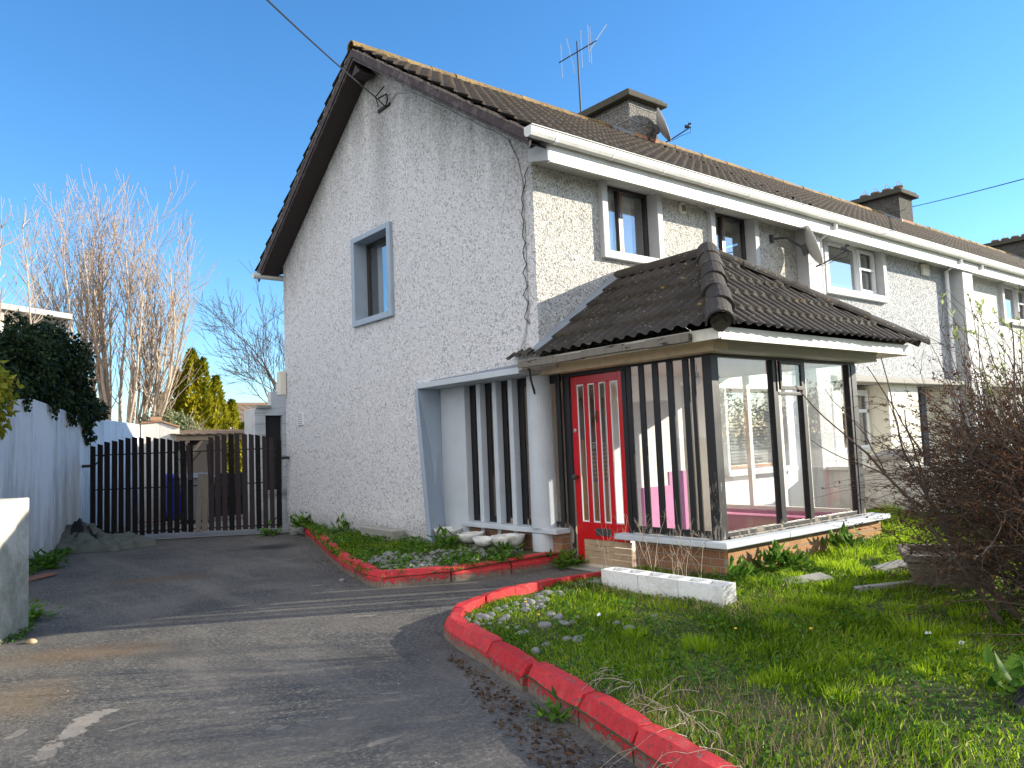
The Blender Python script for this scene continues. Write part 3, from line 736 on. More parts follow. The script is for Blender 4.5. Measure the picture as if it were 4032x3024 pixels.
# tiled roof, front and rear slopes
def house_roof(par, x0, x1, first=False, per=8):
    L = math.hypot(3.945, 3.945 * TS)
    V = (0, 1, TS)
    def moss(us, v, rl, edge): return np.clip((.25 + .75 * rl) * (.35 + .65 * edge) * (.45 + .75 * (v / L) ** 2 + .25 * edge), 0, 1)
    r = tile_sheet('roof', 'tiles', (x0, -.42, 4.62), (1, 0, 0), V, x1 - x0, L, .19, .335, .036, .034, par, per=per, moss_fn=moss)
    tile_sheet('rear_slope', 'tiles', (x0, 7.47, 4.62), (1, 0, 0), (0, -1, TS), (x1 - x0) if first else 1.5, L, .19, .335, .036, .060, par, per=per if first else 3, moss_fn=moss) if first else None
    ridge_run('ridge_tiles', 'ridge', (x0, 3.525, 7.245), (x1, 3.525, 7.245), .10, .45, par, mossv=1.0, taper=.06)
    return r
house_roof(H, -.36, 5.66, True, 9)
# verge: barge boards, undercloak mortar, dark soffit
for sgn, nm in ((1, 'near'), (-1, 'far')):
    def Y(y): return y if sgn == 1 else 7.05 - y
    b = MB(); b.prism([(Y(-.36), tz(-.36) - .19), (Y(3.525), tz(3.525) - .19), (Y(3.525), tz(3.525) - .03), (Y(-.40), tz(-.40) - .03)], 0, -.335, -.31)
    b.prism([(Y(-.36), tz(-.36) - .14), (Y(3.525), tz(3.525) - .14), (Y(3.525), tz(3.525) - .025), (Y(-.41), tz(-.41) - .025)], 0, -.352, -.3351)
    b.build('barge_board', 'bargep', H)
    b = MB(); b.prism([(Y(-.30), tz(-.30) - .185), (Y(3.525), tz(3.525) - .185), (Y(3.525), tz(3.525) - .165), (Y(-.30), tz(-.30) - .165)], 0, -.309, -.001); b.build('verge_soffit', 'barge', H)
    b = MB()
    n = 60
    for k in range(n):
        y0 = -.40 + 3.9 * k / n; y1 = y0 + 3.9 / n
        d0 = random.uniform(.0, .03); b.prism([(Y(y0), tz(y0) - .028), (Y(y1), tz(y1) - .028), (Y(y1), tz(y1) + .012 - d0), (Y(y0), tz(y0) + .012 - d0)], 0, -.366 + random.uniform(0, .02), -.30)
    b.build('verge_mortar', 'mortar', H)
b = MB(); b.prism([(3.40, 6.86), (3.65, 6.86), (3.525, 7.0)], 0, -.3, -.04); b.build('apex_board', 'barge', H)
# eaves: fascia, soffit, gutter
def gutter(par, x0, x1, name='gutter', mat='upvcdirty', yb=-.335, zt=4.665):
    b = MB()
    prof = [(0, 0), (0, -.075), (-.02, -.105), (-.06, -.118), (-.10, -.105), (-.118, -.07), (-.122, -.012), (-.135, -.004), (-.130, .008), (-.112, .004), (-.106, -.07), (-.06, -.10), (-.012, -.07), (-.010, 0)]
    b.prism([(yb + a, zt + c) for a, c in prof], 0, x0, x1)
    b.prism([(yb + a * 1.0, zt + c) for a, c in [(0, 0), (0, -.075), (-.02, -.105), (-.06, -.118), (-.10, -.105), (-.118, -.07), (-.122, 0)]], 0, x0 - .004, x0 + .004)
    x = x0 + .5
    o = b.build(name, mat, par); x = x0 + .35
    while x < x1 - .1:
        w_ = .05 if int(x * 10) % 3 == 0 else .022
        c = MB(); c.prism([(yb + a * 1.035 + .002, zt + cz * 1.04) for a, cz in [(0, -.01), (0, -.075), (-.02, -.105), (-.06, -.118), (-.10, -.105), (-.118, -.07), (-.122, .0), (-.112, .0), (-.10, -.07), (-.06, -.10), (-.02, -.08)]], 0, x, x + w_); x += .9; c.build('gutter_bracket', 'upvc', o)
    return o
def eaves(par, x0, x1, ret=False):
    b = MB(); b.box(x0 + .05, .004, 4.4715, x1 - .002, .287, 4.60); b.build('lintel', 'surround', par)
    b = MB(); b.box(x0, -.334, 4.375, x1, -.305, 4.60); b.box(x0, -.345, 4.362, x1, -.300, 4.374)
    b.build('fascia', 'upvcdirty', par)
    b = MB(); b.box(x0 + .01, -.304, 4.445, x1, -.001, 4.468)
    n = int((x1 - x0) / .1)
    b.build('soffit', 'upvcdirty', par)
    b = MB(); x = x0 + .1
    while x < x1 - .02: b.box(x, -.30, 4.4435, x + .006, -.004, 4.4449); x += .1
    b.build('soffit_grooves', 'surround', par)
eaves(H, -.02, 5.66)
gutter(H, -.37, 5.75)
b = MB(); b.prism([(-.33, 4.38), (0, 4.46), (0, 4.60), (-.33, 4.60)], 0, -.040, -.021); b.build('eaves_return', 'surround', H)
b = MB(); b.tube([(-.46, 7.32, 4.56), (.3, 7.32, 4.56)], .055, 10); b.build('rear_gutter', 'upvcdirty', H)
# windows --------------------------------------------------------
def window_front(par, x0, x1, z0, z1, y, fmat, gmat, mull=(), fw=.045, surround=None, p=.07, sw=.10, curtain=None, sash=None, depth=.12, label=None):
    """window set in a y-plane wall: the frame is the part, glass / surround are sub-parts"""
    b = MB()
    b.box(x0, y, z0, x1, y + .06, z0 + fw).box(x0, y, z1 - fw, x1, y + .06, z1).box(x0, y, z0 + fw, x0 + fw, y + .06, z1 - fw).box(x1 - fw, y, z0 + fw, x1, y + .06, z1 - fw)
    for m_ in mull: b.box(m_ - fw * .45, y - .004, z0 + fw, m_ + fw * .45, y + .056, z1 - fw)
    fr = b.build('window', fmat, par, bevel=.004)
    xs = [x0 + fw] + list(mull) + [x1 - fw]
    for k in range(len(xs) - 1):
        g_ = MB(); g_.box(xs[k], y + .030, z0 + fw, xs[k + 1], y + .034, z1 - fw); g_.build('pane', gmat, fr)
    if surround:
        s = MB(); a0, a1 = x0 - sw, x1 + sw; zb = z0 - sw
        s.box(a0, -p, zb, x0, depth + .05, z1 - .002).box(x1, -p, zb, a1, depth + .05, z1 - .002).box(x0, -p, zb, x1, depth + .05, z0)
        s.build('window_surround', surround, fr, bevel=.008)
    if curtain:
        for (c0, c1, mt) in curtain:
            c = MB(); n = max(4, int((c1 - c0) / .03)); 
            for k in range(n + 1):
                x = c0 + (c1 - c0) * k / n; yy = y + .12 + .014 * sin(k * 1.7); c.v += [(x, yy, z0 + .02), (x, yy, z1 - .03)]
            c.f = [(2 * k, 2 * k + 2, 2 * k + 3, 2 * k + 1) for k in range(n)]
            c.build('curtain', mt, fr)
    return fr
wf = window_front(H, 1.15, 2.06, 3.59, 4.47, .10, 'darkframe', 'glassd', (1.52,), .045, 'surround', curtain=[(1.2, 1.5, 'net'), (1.56, 1.86, 'net')])
b = MB(); b.box(1.545, .094, 3.635, 1.575, .099, 4.42).box(1.2, .094, 3.592, 2.0, .099, 3.628); b.build('wooden_bead', 'brownwood', wf)
wf = window_front(H, 3.28, 4.22, 3.59, 4.47, .10, 'darkframe', 'glassd', (3.66,), .045, 'surround', curtain=[(3.32, 3.6, 'net')])
b = MB(); b.box(3.685, .094, 3.635, 3.71, .099, 4.42); b.build('wooden_bead', 'brownwood', wf)
wf = window_front(H, 3.32, 4.75, .82, 1.95, .10, 'brownwood', 'glassd', (4.05,), .05, 'palegrey', p=.05, sw=.07)
b = MB(); z = .9
while z < 1.9: b.box(3.38, .20, z, 4.7, .215, z + .034); z += .045
b.build('venetian_blind', 'blind', wf)
b = MB(); b.box(3.2, -.10, .74, 4.9, -.051, .80); b.build('sill', 'palegrey', wf)
# gable window
b = MB(); b.box(.17, 3.2, 3.28, .23, 4.2, 3.325).box(.17, 3.2, 4.445, .23, 4.2, 4.49).box(.17, 3.2, 3.325, .23, 3.245, 4.445).box(.17, 4.155, 3.325, .23, 4.2, 4.445)
b.box(.165, 3.52, 3.325, .225, 3.565, 4.445).box(.163, 3.245, 4.22, .21, 3.52, 4.25)
wf = b.build('window', 'darkframe', H, bevel=.004)
for y0, y1 in ((3.245, 3.52), (3.565, 4.155)):
    b = MB(); b.box(.198, y0, 3.325, .202, y1, 4.445); b.build('pane', 'glassd', wf)
b = MB(); b.box(-.055, 3.1, 3.19, .27, 3.2, 4.57).box(-.055, 4.2, 3.19, .27, 4.30, 4.57).box(-.055, 3.2, 3.19, .27, 4.2, 3.28).box(-.055, 3.2, 4.49, .27, 4.2, 4.57); b.build('window_surround', 'bluegrey', wf, bevel=.008)
for y0, y1 in ((3.27, 3.37), (3.95, 4.1)):
    c = MB(); n = 8
    for k in range(n + 1): yy = y0 + (y1 - y0) * k / n; xx = .30 + .012 * sin(k * 1.9); c.v += [(xx, yy, 3.3), (xx, yy, 4.47)]
    c.f = [(2 * k, 2 * k + 2, 2 * k + 3, 2 * k + 1) for k in range(n)]; c.build('curtain', 'net', wf)
b = MB(); b.lathe((0, 0, 0), [(.085, 0), (.085, .02), (.07, .03)], 20)
b.v = [(x + 2.65, -z, y + 4.36) for x, y, z in b.v]; vt = b.build('vent', 'creamw', H)
b = MB()
for k in range(5): b.box(2.605, -.036, 4.318 + k * .018, 2.695, -.031, 4.326 + k * .018)
b.build('vent_slots', 'dark', vt)
b = MB(); b.box(-.02, 6.28, 1.78, .0, 6.50, 2.0)
vt = b.build('vent', 'upvc', H); b = MB()
for k in range(6): b.box(-.024, 6.3, 1.80 + k * .033, -.0205, 6.48, 1.812 + k * .033)
b.build('vent_slots', 'greypl', vt)
# meter / junction box on the back corner
b = MB(); b.box(-.12, 6.98, 2.35, -.01, 7.15, 2.78); b.build('junction_box', 'creamw', H, bevel=.01)

# recess with ledge, splayed frame, panel, fins, column -------------------
b = MB()
b.prism([(2.55, 2.165), (.30, 2.165), (.30, 2.092), (2.47, 2.092)], 0, -.062, .44)
b.build('canopy_ledge', 'palegrey', H, bevel=.006)
b = MB(); b.prism([(2.2, 2.166), (.28, 2.166), (.28, 2.205), (2.2, 2.18)], 0, -.03, .0); b.build('ledge_flashing', 'lead', H)
b = MB(); b.hexa([(-.062, 2.22, -.08), (-.062, 2.32, -.08), (.44, 2.50, -.08), (.44, 2.46, -.08), (-.062, 2.47, 2.0915), (-.062, 2.55, 2.0915), (.44, 2.55, 2.0915), (.44, 2.47, 2.0915)])
b.build('splayed_frame', 'bluegrey', H, bevel=.006)
b = MB(); b.box(.30, 1.895, -.1, .396, 2.459, 2.091); b.build('recess_panel', 'palegrey', H, bevel=.005)
for y in (1.55, 1.21, .89):
    b = MB(); b.box(.30, y, .322, .395, y + .08, 2.091); b.box(.30, y + .005, -.1, .32, y + .075, .26); b.build('fin', 'palegrey', H, bevel=.005)
b = MB(); n = 20
b.lathe((.34, .43, .322), [(.152, 0), (.145, 1.76)], 28); b.lathe((.34, .43, -.1), [(.15, 0), (.15, .36)], 28); b.build('column', 'palegrey', H)
b = MB(); b.box(.215, .10, .265, .44, 1.96, .322); b.build('recess_sill', 'palegrey', H, bevel=.008, jit=.001)
b = MB(); b.box(.325, .13, -.1, .50, 1.893, .264); b.build('recess_brick_wall', 'brickX', H)
# black timber frames: recess windows (x=.44 plane)
b = MB()
b.box(.40, .14, .323, .435, 2.0, .39).box(.40, .14, 1.98, .435, 2.46, 2.091)
for y, wd in ((1.80, .2), (1.47, .13), (1.135, .135), (.80, .13), (.34, .09), (.141, .07)): b.box(.398, y, .39, .43, y + wd, 1.98)
b.build('recess_window_frame', 'black', H, bevel=.004)
b = MB(); b.box(.418, .2111, .39, .421, 1.88, 1.98); b.build('recess_glass', 'glass', H)

# porch side (x=.44) frame -------------------------------------------------
b = MB()
b.box(.44, -.86, 2.035, .50, .14, 2.08).box(.44, -1.90, 2.055, .50, -.86, 2.08)
b.box(.43, .015, -.1, .53, .075, 2.035).box(.45, .075, -.1, .53, .14, 2.035)
b.box(.43, -.86, .30, .475, -.80, 2.035)
for y, wd in ((-.925, .065), (-1.105, .07), (-1.295, .075), (-1.485, .075), (-1.68, .07), (-1.755, .045)): b.box(.438, y, .40, .462, y + wd, 2.055)
b.box(.44, -1.90, .33, .47, -.86, .40)
b.build('porch_side_frame', 'black', H, bevel=.005)
b = MB(); b.box(.43, -1.96, .325, .545, -1.855, 2.08); b.build('corner_post', 'blackbad', H, bevel=.005)
b = MB(); b.box(.450, -1.85, .40, .454, -.86, 2.055); b.build('porch_side_glass', 'glass', H)
# porch front (y=-1.96)
b = MB()
b.box(.546, -1.955, .345, 3.16, -1.895, .385).box(.546, -1.955, 2.05, 3.16, -1.895, 2.08)
b.box(1.445, -1.965, .385, 1.49, -1.895, 2.05).box(1.50, -1.955, .385, 1.545, -1.895, 2.05)
b.box(1.985, -1.965, .385, 2.025, -1.895, 2.05).box(2.035, -1.955, .385, 2.075, -1.895, 2.05)
b.box(2.985, -1.965, .34, 3.03, -1.895, 2.05).box(3.05, -1.965, .34, 3.16, -1.895, 2.05)
b.box(1.545, -1.958, 1.69, 1.985, -1.90, 1.725)
b.build('porch_front_frame', 'black', H, bevel=.004)
b = MB(); b.box(.546, -1.975, .325, 3.16, -1.90, .3445); b.build('front_bottom_rail', 'blackbad', H, bevel=.003)
b = MB(); b.box(1.548, -1.985, 1.745, 1.983, -1.959, 1.785).box(1.548, -1.985, 2.01, 1.983, -1.959, 2.045).box(1.548, -1.985, 1.785, 1.585, -1.959, 2.01).box(1.946, -1.985, 1.785, 1.983, -1.959, 2.01)
vl = b.build('vent_light', 'black', H, bevel=.003)
b = MB(); b.box(1.585, -1.973, 1.785, 1.946, -1.970, 2.01); b.build('pane', 'glass', vl)
for x0, x1, z0, z1 in ((.546, 1.445, .385, 2.05), (1.545, 1.985, .385, 1.69), (2.075, 2.985, .385, 2.05)):
    b = MB(); b.box(x0, -1.927, z0, x1, -1.923, z1); b.build('porch_window_pane', 'glass', H)
# porch right side glazing with pinkish posts
b = MB()
for y in (-1.89, -1.33, -.98, -.53, -.04): b.box(3.08, y, .385, 3.15, y + .06, 2.06)
b.box(3.08, -1.89, 2.06, 3.15, .0, 2.078).box(3.08, -1.89, .34, 3.15, .0, .385)
b.build('porch_rear_frame', 'interior', H)
b = MB(); b.box(3.11, -1.85, .385, 3.114, -.01, 2.06); b.build('porch_right_glass', 'glass', H)
# porch dwarf walls, sills
b = MB(); b.box(.452, -1.96, -.12, .56, -.862, .262); b.build('brick_side_wall', 'brickX', H)
b = MB(); b.box(.4515, -2.01, -.12, 3.38, -1.961, .262).box(.561, -1.96, -.12, 3.38, -1.87, .262); b.build('brick_front_wall', 'brickY', H)
b = MB(); b.box(3.03, -1.869, -.12, 3.38, .0, .262); b.build('brick_right_wall', 'pinkdark', H)
b = MB()
n = 9
b.box(.31, -2.10, .262, 1.35, -1.86, .322).box(1.353, -2.10, .262, 2.4, -1.86, .321).box(2.403, -2.10, .262, 3.45, -1.86, .322).box(.31, -1.859, .262, .555, -.70, .322); b.build('porch_sill', 'palegrey', H, bevel=.010, jit=.0012)
for bb in ((.556, -1.859, .28, .68, -.87, .318), (2.95, -1.859, .30, 3.07, -.02, .34)): b = MB(); b.box(*bb); b.build('inner_sill', 'pinkdark', H)
# cream beam band, fascia, rotten gutter board
b = MB(); b.box(.27, -2.12, 2.081, .50, .36, 2.19); b.box(.262, -2.13, 2.172, .27, .36, 2.19); b.build('side_beam', 'cream', H, bevel=.004)
b = MB(); b.box(.5005, -2.12, 2.081, 3.36, -1.88, 2.19); b.box(.27, -2.128, 2.081, 3.36, -2.1205, 2.10).box(.27, -2.134, 2.165, 3.36, -2.1205, 2.19); b.box(3.05, -1.879, 2.081, 3.36, -.0, 2.19); b.build('front_beam', 'beamfront', H, bevel=.004)
b = MB(); b.box(-.03, -2.42, 2.135, 3.60, -2.395, 2.245).box(3.575, -2.394, 2.135, 3.6, 0, 2.245); b.box(-.03, -2.4305, 2.128, 3.61, -2.4205, 2.15); b.build('front_fascia', 'creamw', H, bevel=.003)
b = MB(); b.box(-.052, -2.42, 2.135, -.0301, .30, 2.235); b.build('side_fascia', 'creamw', H)
b = MB()
y = -2.14
while y < .25:
    y1 = min(.25, y + random.uniform(.25, .6)); b.box(-.115, y, 2.135 + random.uniform(0, .012), -.053, y1, 2.215 + random.uniform(-.012, .006)); y = y1
b.build('side_gutter_board', 'fascwood', H, bevel=.006, jit=.002)
b = MB(); b.box(-.03, -2.394, 2.191, 3.574, -.001, 2.205); b.build('porch_eaves_soffit', 'creamw', H)
b = MB(); b.box(.50, -1.879, 2.078, 3.05, -.001, 2.083)
b.build('porch_ceiling', 'ceil', H)
# porch roof: three tiled slopes
T = (1.33, -1.34, 3.27)
def wprof(ph): return np.clip(.5 + .62 * np.cos(2 * pi * ph), 0, 1)
ez = 2.235
def pmoss(us, v, rl, edge): return np.clip(.25 + .6 * edge * (1 - rl * .3), 0, 1)
PR = thing('tmp', 'x', 'x'); bpy.data.objects.remove(PR)
lx = 1.45; lsl = (3.27 - ez) / lx; LL = math.hypot(lx, 3.27 - ez)
c1p = (-.12, -2.50, ez)
hipdirL = Vector(T) - Vector(c1p); nL = Vector((hipdirL.y, -hipdirL.x, 0)).normalized()   # horizontal normal of hip plane
nl_pos = nL if nL.dot(Vector((-1, 1, 0))) > 0 else -nL     # side of the left slope
proof = tile_sheet('porch_roof', 'ptiles', (-.12, -2.5, ez), (0, 1, 0), (lx, 0, 3.27 - ez), 2.95, LL, .15, .345, .034, .030, H,
    clips=[(c1p, nl_pos), ((0, 0, 0), (0, -1, 0))], per=10, moss_fn=pmoss, prof=wprof)
proof['label'] = 'shaded left slope of the porch roof'
tile_sheet('porch_eaves_tiles', 'ptiles', (-.12, -.001, ez), (0, 1, 0), (lx, 0, 3.27 - ez), .42, LL, .15, .345, .034, .030, H, clips=[((-.012, 0, 0), (-1, 0, 0))], per=10, moss_fn=pmoss, prof=wprof)
c2p = (3.66, -2.50, ez); hipR = Vector(T) - Vector(c2p); nR = Vector((hipR.y, -hipR.x, 0)).normalized(); nR_front = nR if nR.dot(Vector((0, -1, 0))) > 0 else -nR
LF = math.hypot(1.16, 3.27 - ez)
tile_sheet('porch_front_slope', 'ptiles', (-.12, -2.5, ez), (1, 0, 0), (0, 1.16, 3.27 - ez), 3.78, LF, .15, .32, .034, .030, H,
    clips=[(c1p, -nl_pos), (c2p, nR_front)], per=10, moss_fn=pmoss, prof=wprof)
LR = math.hypot(2.33, 3.27 - ez)
tile_sheet('porch_right_slope', 'ptiles', (3.66, -2.5, ez), (0, 1, 0), (-2.33, 0, 3.27 - ez), 2.5, LR, .15, .36, .034, .030, H, clips=[(c2p, -nR_front), ((0, -.001, 0), (0, -1, 0))], per=6, moss_fn=pmoss, prof=wprof)
up = (0, 0, 1)
hc = ridge_run('hip_tiles', 'ptiles', Vector(c1p) + Vector((-.01, -.01, .02)), Vector(T) + Vector((0, 0, .035)), .115, .34, H, mossv=.5, taper=.10)
ridge_run('hip_tiles', 'ptiles', Vector(c2p) + Vector((.05, -.0, .015)), Vector(T) + Vector((0, 0, .02)), .085, .42, H, mossv=.6, taper=.10)
ridge_run('porch_ridge_tiles', 'ptiles', Vector(T) + Vector((0, 0, -.005)), (1.33, -.01, 3.265), .10, .42, H, mossv=.9, taper=.05)
b = MB(); n = 12; d = (Vector(T) - Vector(c1p)).normalized()
b.tube([Vector(c1p) + d * .035 + Vector((0, 0, .01)), Vector(c1p) + d * .08 + Vector((0, 0, .01))], [.088, .09], 14); b.build('hip_mortar', 'cap', H, jit=.006)
# flashing along the facade
b = MB()
for k in range(7):
    x0 = -.08 + k * .19; x1 = x0 + .205; z0 = ez + (x0 + .12) * lsl; z1 = ez + (x1 + .12) * lsl; o = .004 * (k % 2)
    b.hexa([(x0, -.08, z0 + .035), (x1, -.08, z1 + .035), (x1, -.004 - o, z1 + .05), (x0, -.004 - o, z0 + .05), (x0, -.08, z0 + .043), (x1, -.08, z1 + .043), (x1, -.004 - o, z1 + .10), (x0, -.004 - o, z0 + .10)])
b.build('flashing', 'lead', H)

# red front door -----------------------------------------------------------
b = MB(); X0, X1 = .447, .470
b.box(X0, -.095, -.06, X1, .0, 2.03)                      # hinge/lock stile
b.box(X0, -.785, .215, X1, -.725, 2.03)
b.box(X0, -.725, 1.935, X1, -.095, 2.03).box(X0, -.725, .215, X1, -.095, .405)
for y in (-.27, -.44, -.61): b.box(X0 - .003, y, .405, X1, y + .065, 1.935)
D = b.build('front_door', 'red', H, bevel=.006)
for y0, y1 in ((-.205, -.095), (-.375, -.27), (-.545, -.44), (-.725, -.61)):
    p = MB(); p.box(.460, y0, .405, .463, y1, 1.935); p.build('door_glass', 'glass', D)
    p = MB(); p.box(.452, y0, .405, .4595, y0 + .012, 1.935).box(.452, y1 - .012, .405, .4595, y1, 1.935).box(.452, y0 + .012, .405, .4595, y1 - .012, .42).box(.452, y0 + .012, 1.92, .4595, y1 - .012, 1.935); p.build('glazing_bead', 'upvc', D)
p = MB(); p.box(.437, -.535, .265, .4465, -.305, .345); lb = p.build('letter_box', 'darkmetal', D, bevel=.004)
p = MB(); p.lathe((0, 0, 0), [(.016, 0), (.016, .02), (.03, .03), (.033, .05), (.02, .066)], 16); p.v = [(.447 - z, y - .04, x + .90) for x, y, z in p.v]; p.build('door_knob', 'darkmetal', D, smooth=True)
p = MB(); p.lathe((0, 0, 0), [(.022, 0), (.022, .008), (.012, .012)], 16); p.v = [(.447 - z, y - .045, x + 1.42) for x, y, z in p.v]; p.build('lock_cylinder', 'metal', D)
p = MB(); p.tube([(.44, -.408, 1.62), (.425, -.408, 1.60), (.42, -.408, 1.54), (.436, -.408, 1.50)], .009, 6); p.build('knocker', 'darkmetal', D)
p = MB(); p.box(.4555, -.362, 1.20, .4595, -.29, 1.30); st = p.build('sticker', 'sticker', D)
for txt, z, s in (('NO', 1.262, .036), ('JUNK', 1.236, .022), ('MAIL', 1.212, .022)):
    cu = bpy.data.curves.new('lettering', 'FONT'); cu.body = txt; cu.size = s; cu.align_x = 'CENTER'; cu.extrude = .0003; cu.materials.append(M['ink'])
    t0_ = bpy.data.objects.new('lettering_tmp', cu); me_ = bpy.data.meshes.new_from_object(t0_); bpy.data.objects.remove(t0_); t = bpy.data.objects.new('lettering', me_); COL.objects.link(t); t.parent = st
    t.location = Vector((.4547, -.326, z)) - root_loc(st); t.rotation_euler = (pi / 2, 0, -pi / 2)
# boards under the door
b = MB()
for k, z in enumerate((-.045, .022, .088, .155)): b.box(.455, -.80, z, .478, -.098, z + .060)
b.build('door_boards', 'board', H, bevel=.002)
b = MB(); b.box(.30, -.86, -.12, .56, .12, -.085); b.build('door_step', 'concrete', H)
# things seen through the glass
b = MB(); b.box(1.55, .95, -.02, 2.4, 1.0, .75)
for k in range(9): b.box(1.55, .95, .80 + k * .055, 2.4, .98, .83 + k * .055)
b.box(1.53, .94, -.02, 1.57, 1.01, 1.32).box(2.38, .94, -.02, 2.42, 1.01, 1.32)
tag(b.build('slatted_bench', 'orange'), 'orange pine slatted bench seen through the glass of the red door', 'bench')
b = MB(); b.box(2.45, 2.05, -.02, 3.08, 2.10, 1.95); b.build('hall_cupboard_door', 'brownwood', H)
for k, (x, y) in enumerate(((1.2, -1.2), (1.75, -.9))):
    r_ = thing('ceiling_lamp', ('bare bulb pendant nearer the porch corner', 'bare bulb pendant deeper inside the porch')[k], 'lamp', (x, y, 2.07), 'bulbs hanging in the porch')
    b = MB(); b.tube([(x, y, 2.077), (x, y, 1.99)], .006, 6); b.tube([(x, y, 1.99), (x, y, 1.93)], [.02, .028], 10); b.build('lamp_holder', 'sticker', r_)
    b = MB(); b.lathe((x, y, 1.84), [(.006, 0), (.026, .012), (.034, .035), (.028, .06), (.016, .09)], 14); b.build('bulb', 'bulb', r_, smooth=True)
# chimney ------------------------------------------------------------------
def chimney(par, x0, x1, y0, y1, ztop, mat, pots, capz=.16, ov=.16):
    b = MB(); b.box(x0, y0, 6.2, x1, y1, ztop); ch = b.build('chimney', mat, par, bevel=.01)
    b = MB(); b.box(x0 - ov, y0 - ov * .9, ztop + .001, x1 + ov, y1 + ov * .9, ztop + .10).box(x0 - ov + .05, y0 - ov * .9 + .05, ztop + .1005, x1 + ov - .05, y1 + ov * .9 - .05, ztop + capz); b.build('chimney_cap', 'cap', ch, bevel=.02, jit=.006)
    b = MB(); b.box(x0 - .012, y0 - .012, tz(y0) - .1, x1 + .012, y0 + .02, tz(y0) + .13); b.build('chimney_brick_base', 'brickC', ch)
    b = MB(); b.prism([(y0 - .06, tz(y0 - .06) + .03), (y0 + .55, tz(y0 + .55) + .02), (y0 + .55, tz(y0 + .55) + .13), (y0 - .06, tz(y0 - .06) + .12)], 0, x0 - .03, x0 - .001); b.build('chimney_flashing', 'lead', ch)
    for k in range(pots):
        yy = y0 + (y1 - y0) * (k + .5) / pots; xx = (x0 + x1) / 2
        b = MB(); b.lathe((xx, yy, ztop + capz - .01), [(.12, 0), (.11, .12), (.13, .14), (.13, .18)], 14); b.build('chimney_pot', 'terracotta', ch)
        b = MB()
        for j in range(5): t = j * 2 * pi / 5; b.tube([(xx + .11 * cos(t), yy + .11 * sin(t), ztop + capz + .16), (xx, yy, ztop + capz + .34)], .006, 4)
        b.build('wire_cage', 'metal', ch)
    return ch
chimney(H, 5.13, 5.93, 3.02, 4.25, 7.67, 'chim', 0)
b = MB()
for z in (7.58, 7.28): b.tube([(5.118, 4.2, z), (5.118, 3.008, z), (5.94, 3.008, z - .02)], .006, 4)
b.build('chimney_cable', 'wcable', H)

# cables and bracket on the gable
b = MB(); b.tube([(-.01, 3.20, 6.32), (-.16, 3.20, 6.42), (-.01, 3.20, 6.62)], .010, 6); b.tube([(-.01, 3.42, 6.40), (-.06, 3.30, 6.36), (-.16, 3.2, 6.42)], .008, 6); b.box(-.03, 3.05, 6.28, -.001, 3.38, 6.32)
b.tube([(-.08, 3.26, 6.44), (-.03, 3.1, 6.46), (-.05, 3.05, 6.34), (-.03, 3.15, 6.28)], .012, 6); b.build('cable_bracket', 'rustmetal', H)
b = MB(); pts = [(-.03, 3.1, 6.30), (-.012, 2.85, 6.38), (-.012, 2.5, 6.26)]
for k in range(9): y = 2.3 - k * .24; pts.append((-.012, y, tz(y) - .30 + .012 * (k % 2)))
pts += [(-.012, .22, 4.55), (-.012, .16, 4.3), (-.014, .15, 3.4), (-.012, .15, 2.8), (-.02, .22, 2.5), (-.05, .30, 2.32)]
b.tube(pts, .009, 6); b.build('gable_cable', 'wcable', H)
b = MB(); pts = []
for k in range(22): z = 4.42 - k * .085; pts.append((-.015 - .012 * (k % 3), .155 + .035 * sin(k * 2.3) - (.12 * max(0, 1 - k / 4)), z))
b.tube(pts, .006, 5); b.build('loose_wire', 'cable', H)
b = MB(); b.tube([(-.07, .24, 2.2), (-.02, .16, 2.12), (.02, .18, 1.98), (.12, .25, 1.86), (.16, .3, 1.9), (.10, .3, 2.05)], .011, 6); b.build('hanging_wire', 'rustmetal', H)
b = MB(); b.tube([(2.9, -.06, 4.43), (3.1, -.12, 4.36), (3.3, -.10, 4.40), (3.4, -.2, 4.44)], .007, 5); b.build('loose_wire', 'wcable', H)

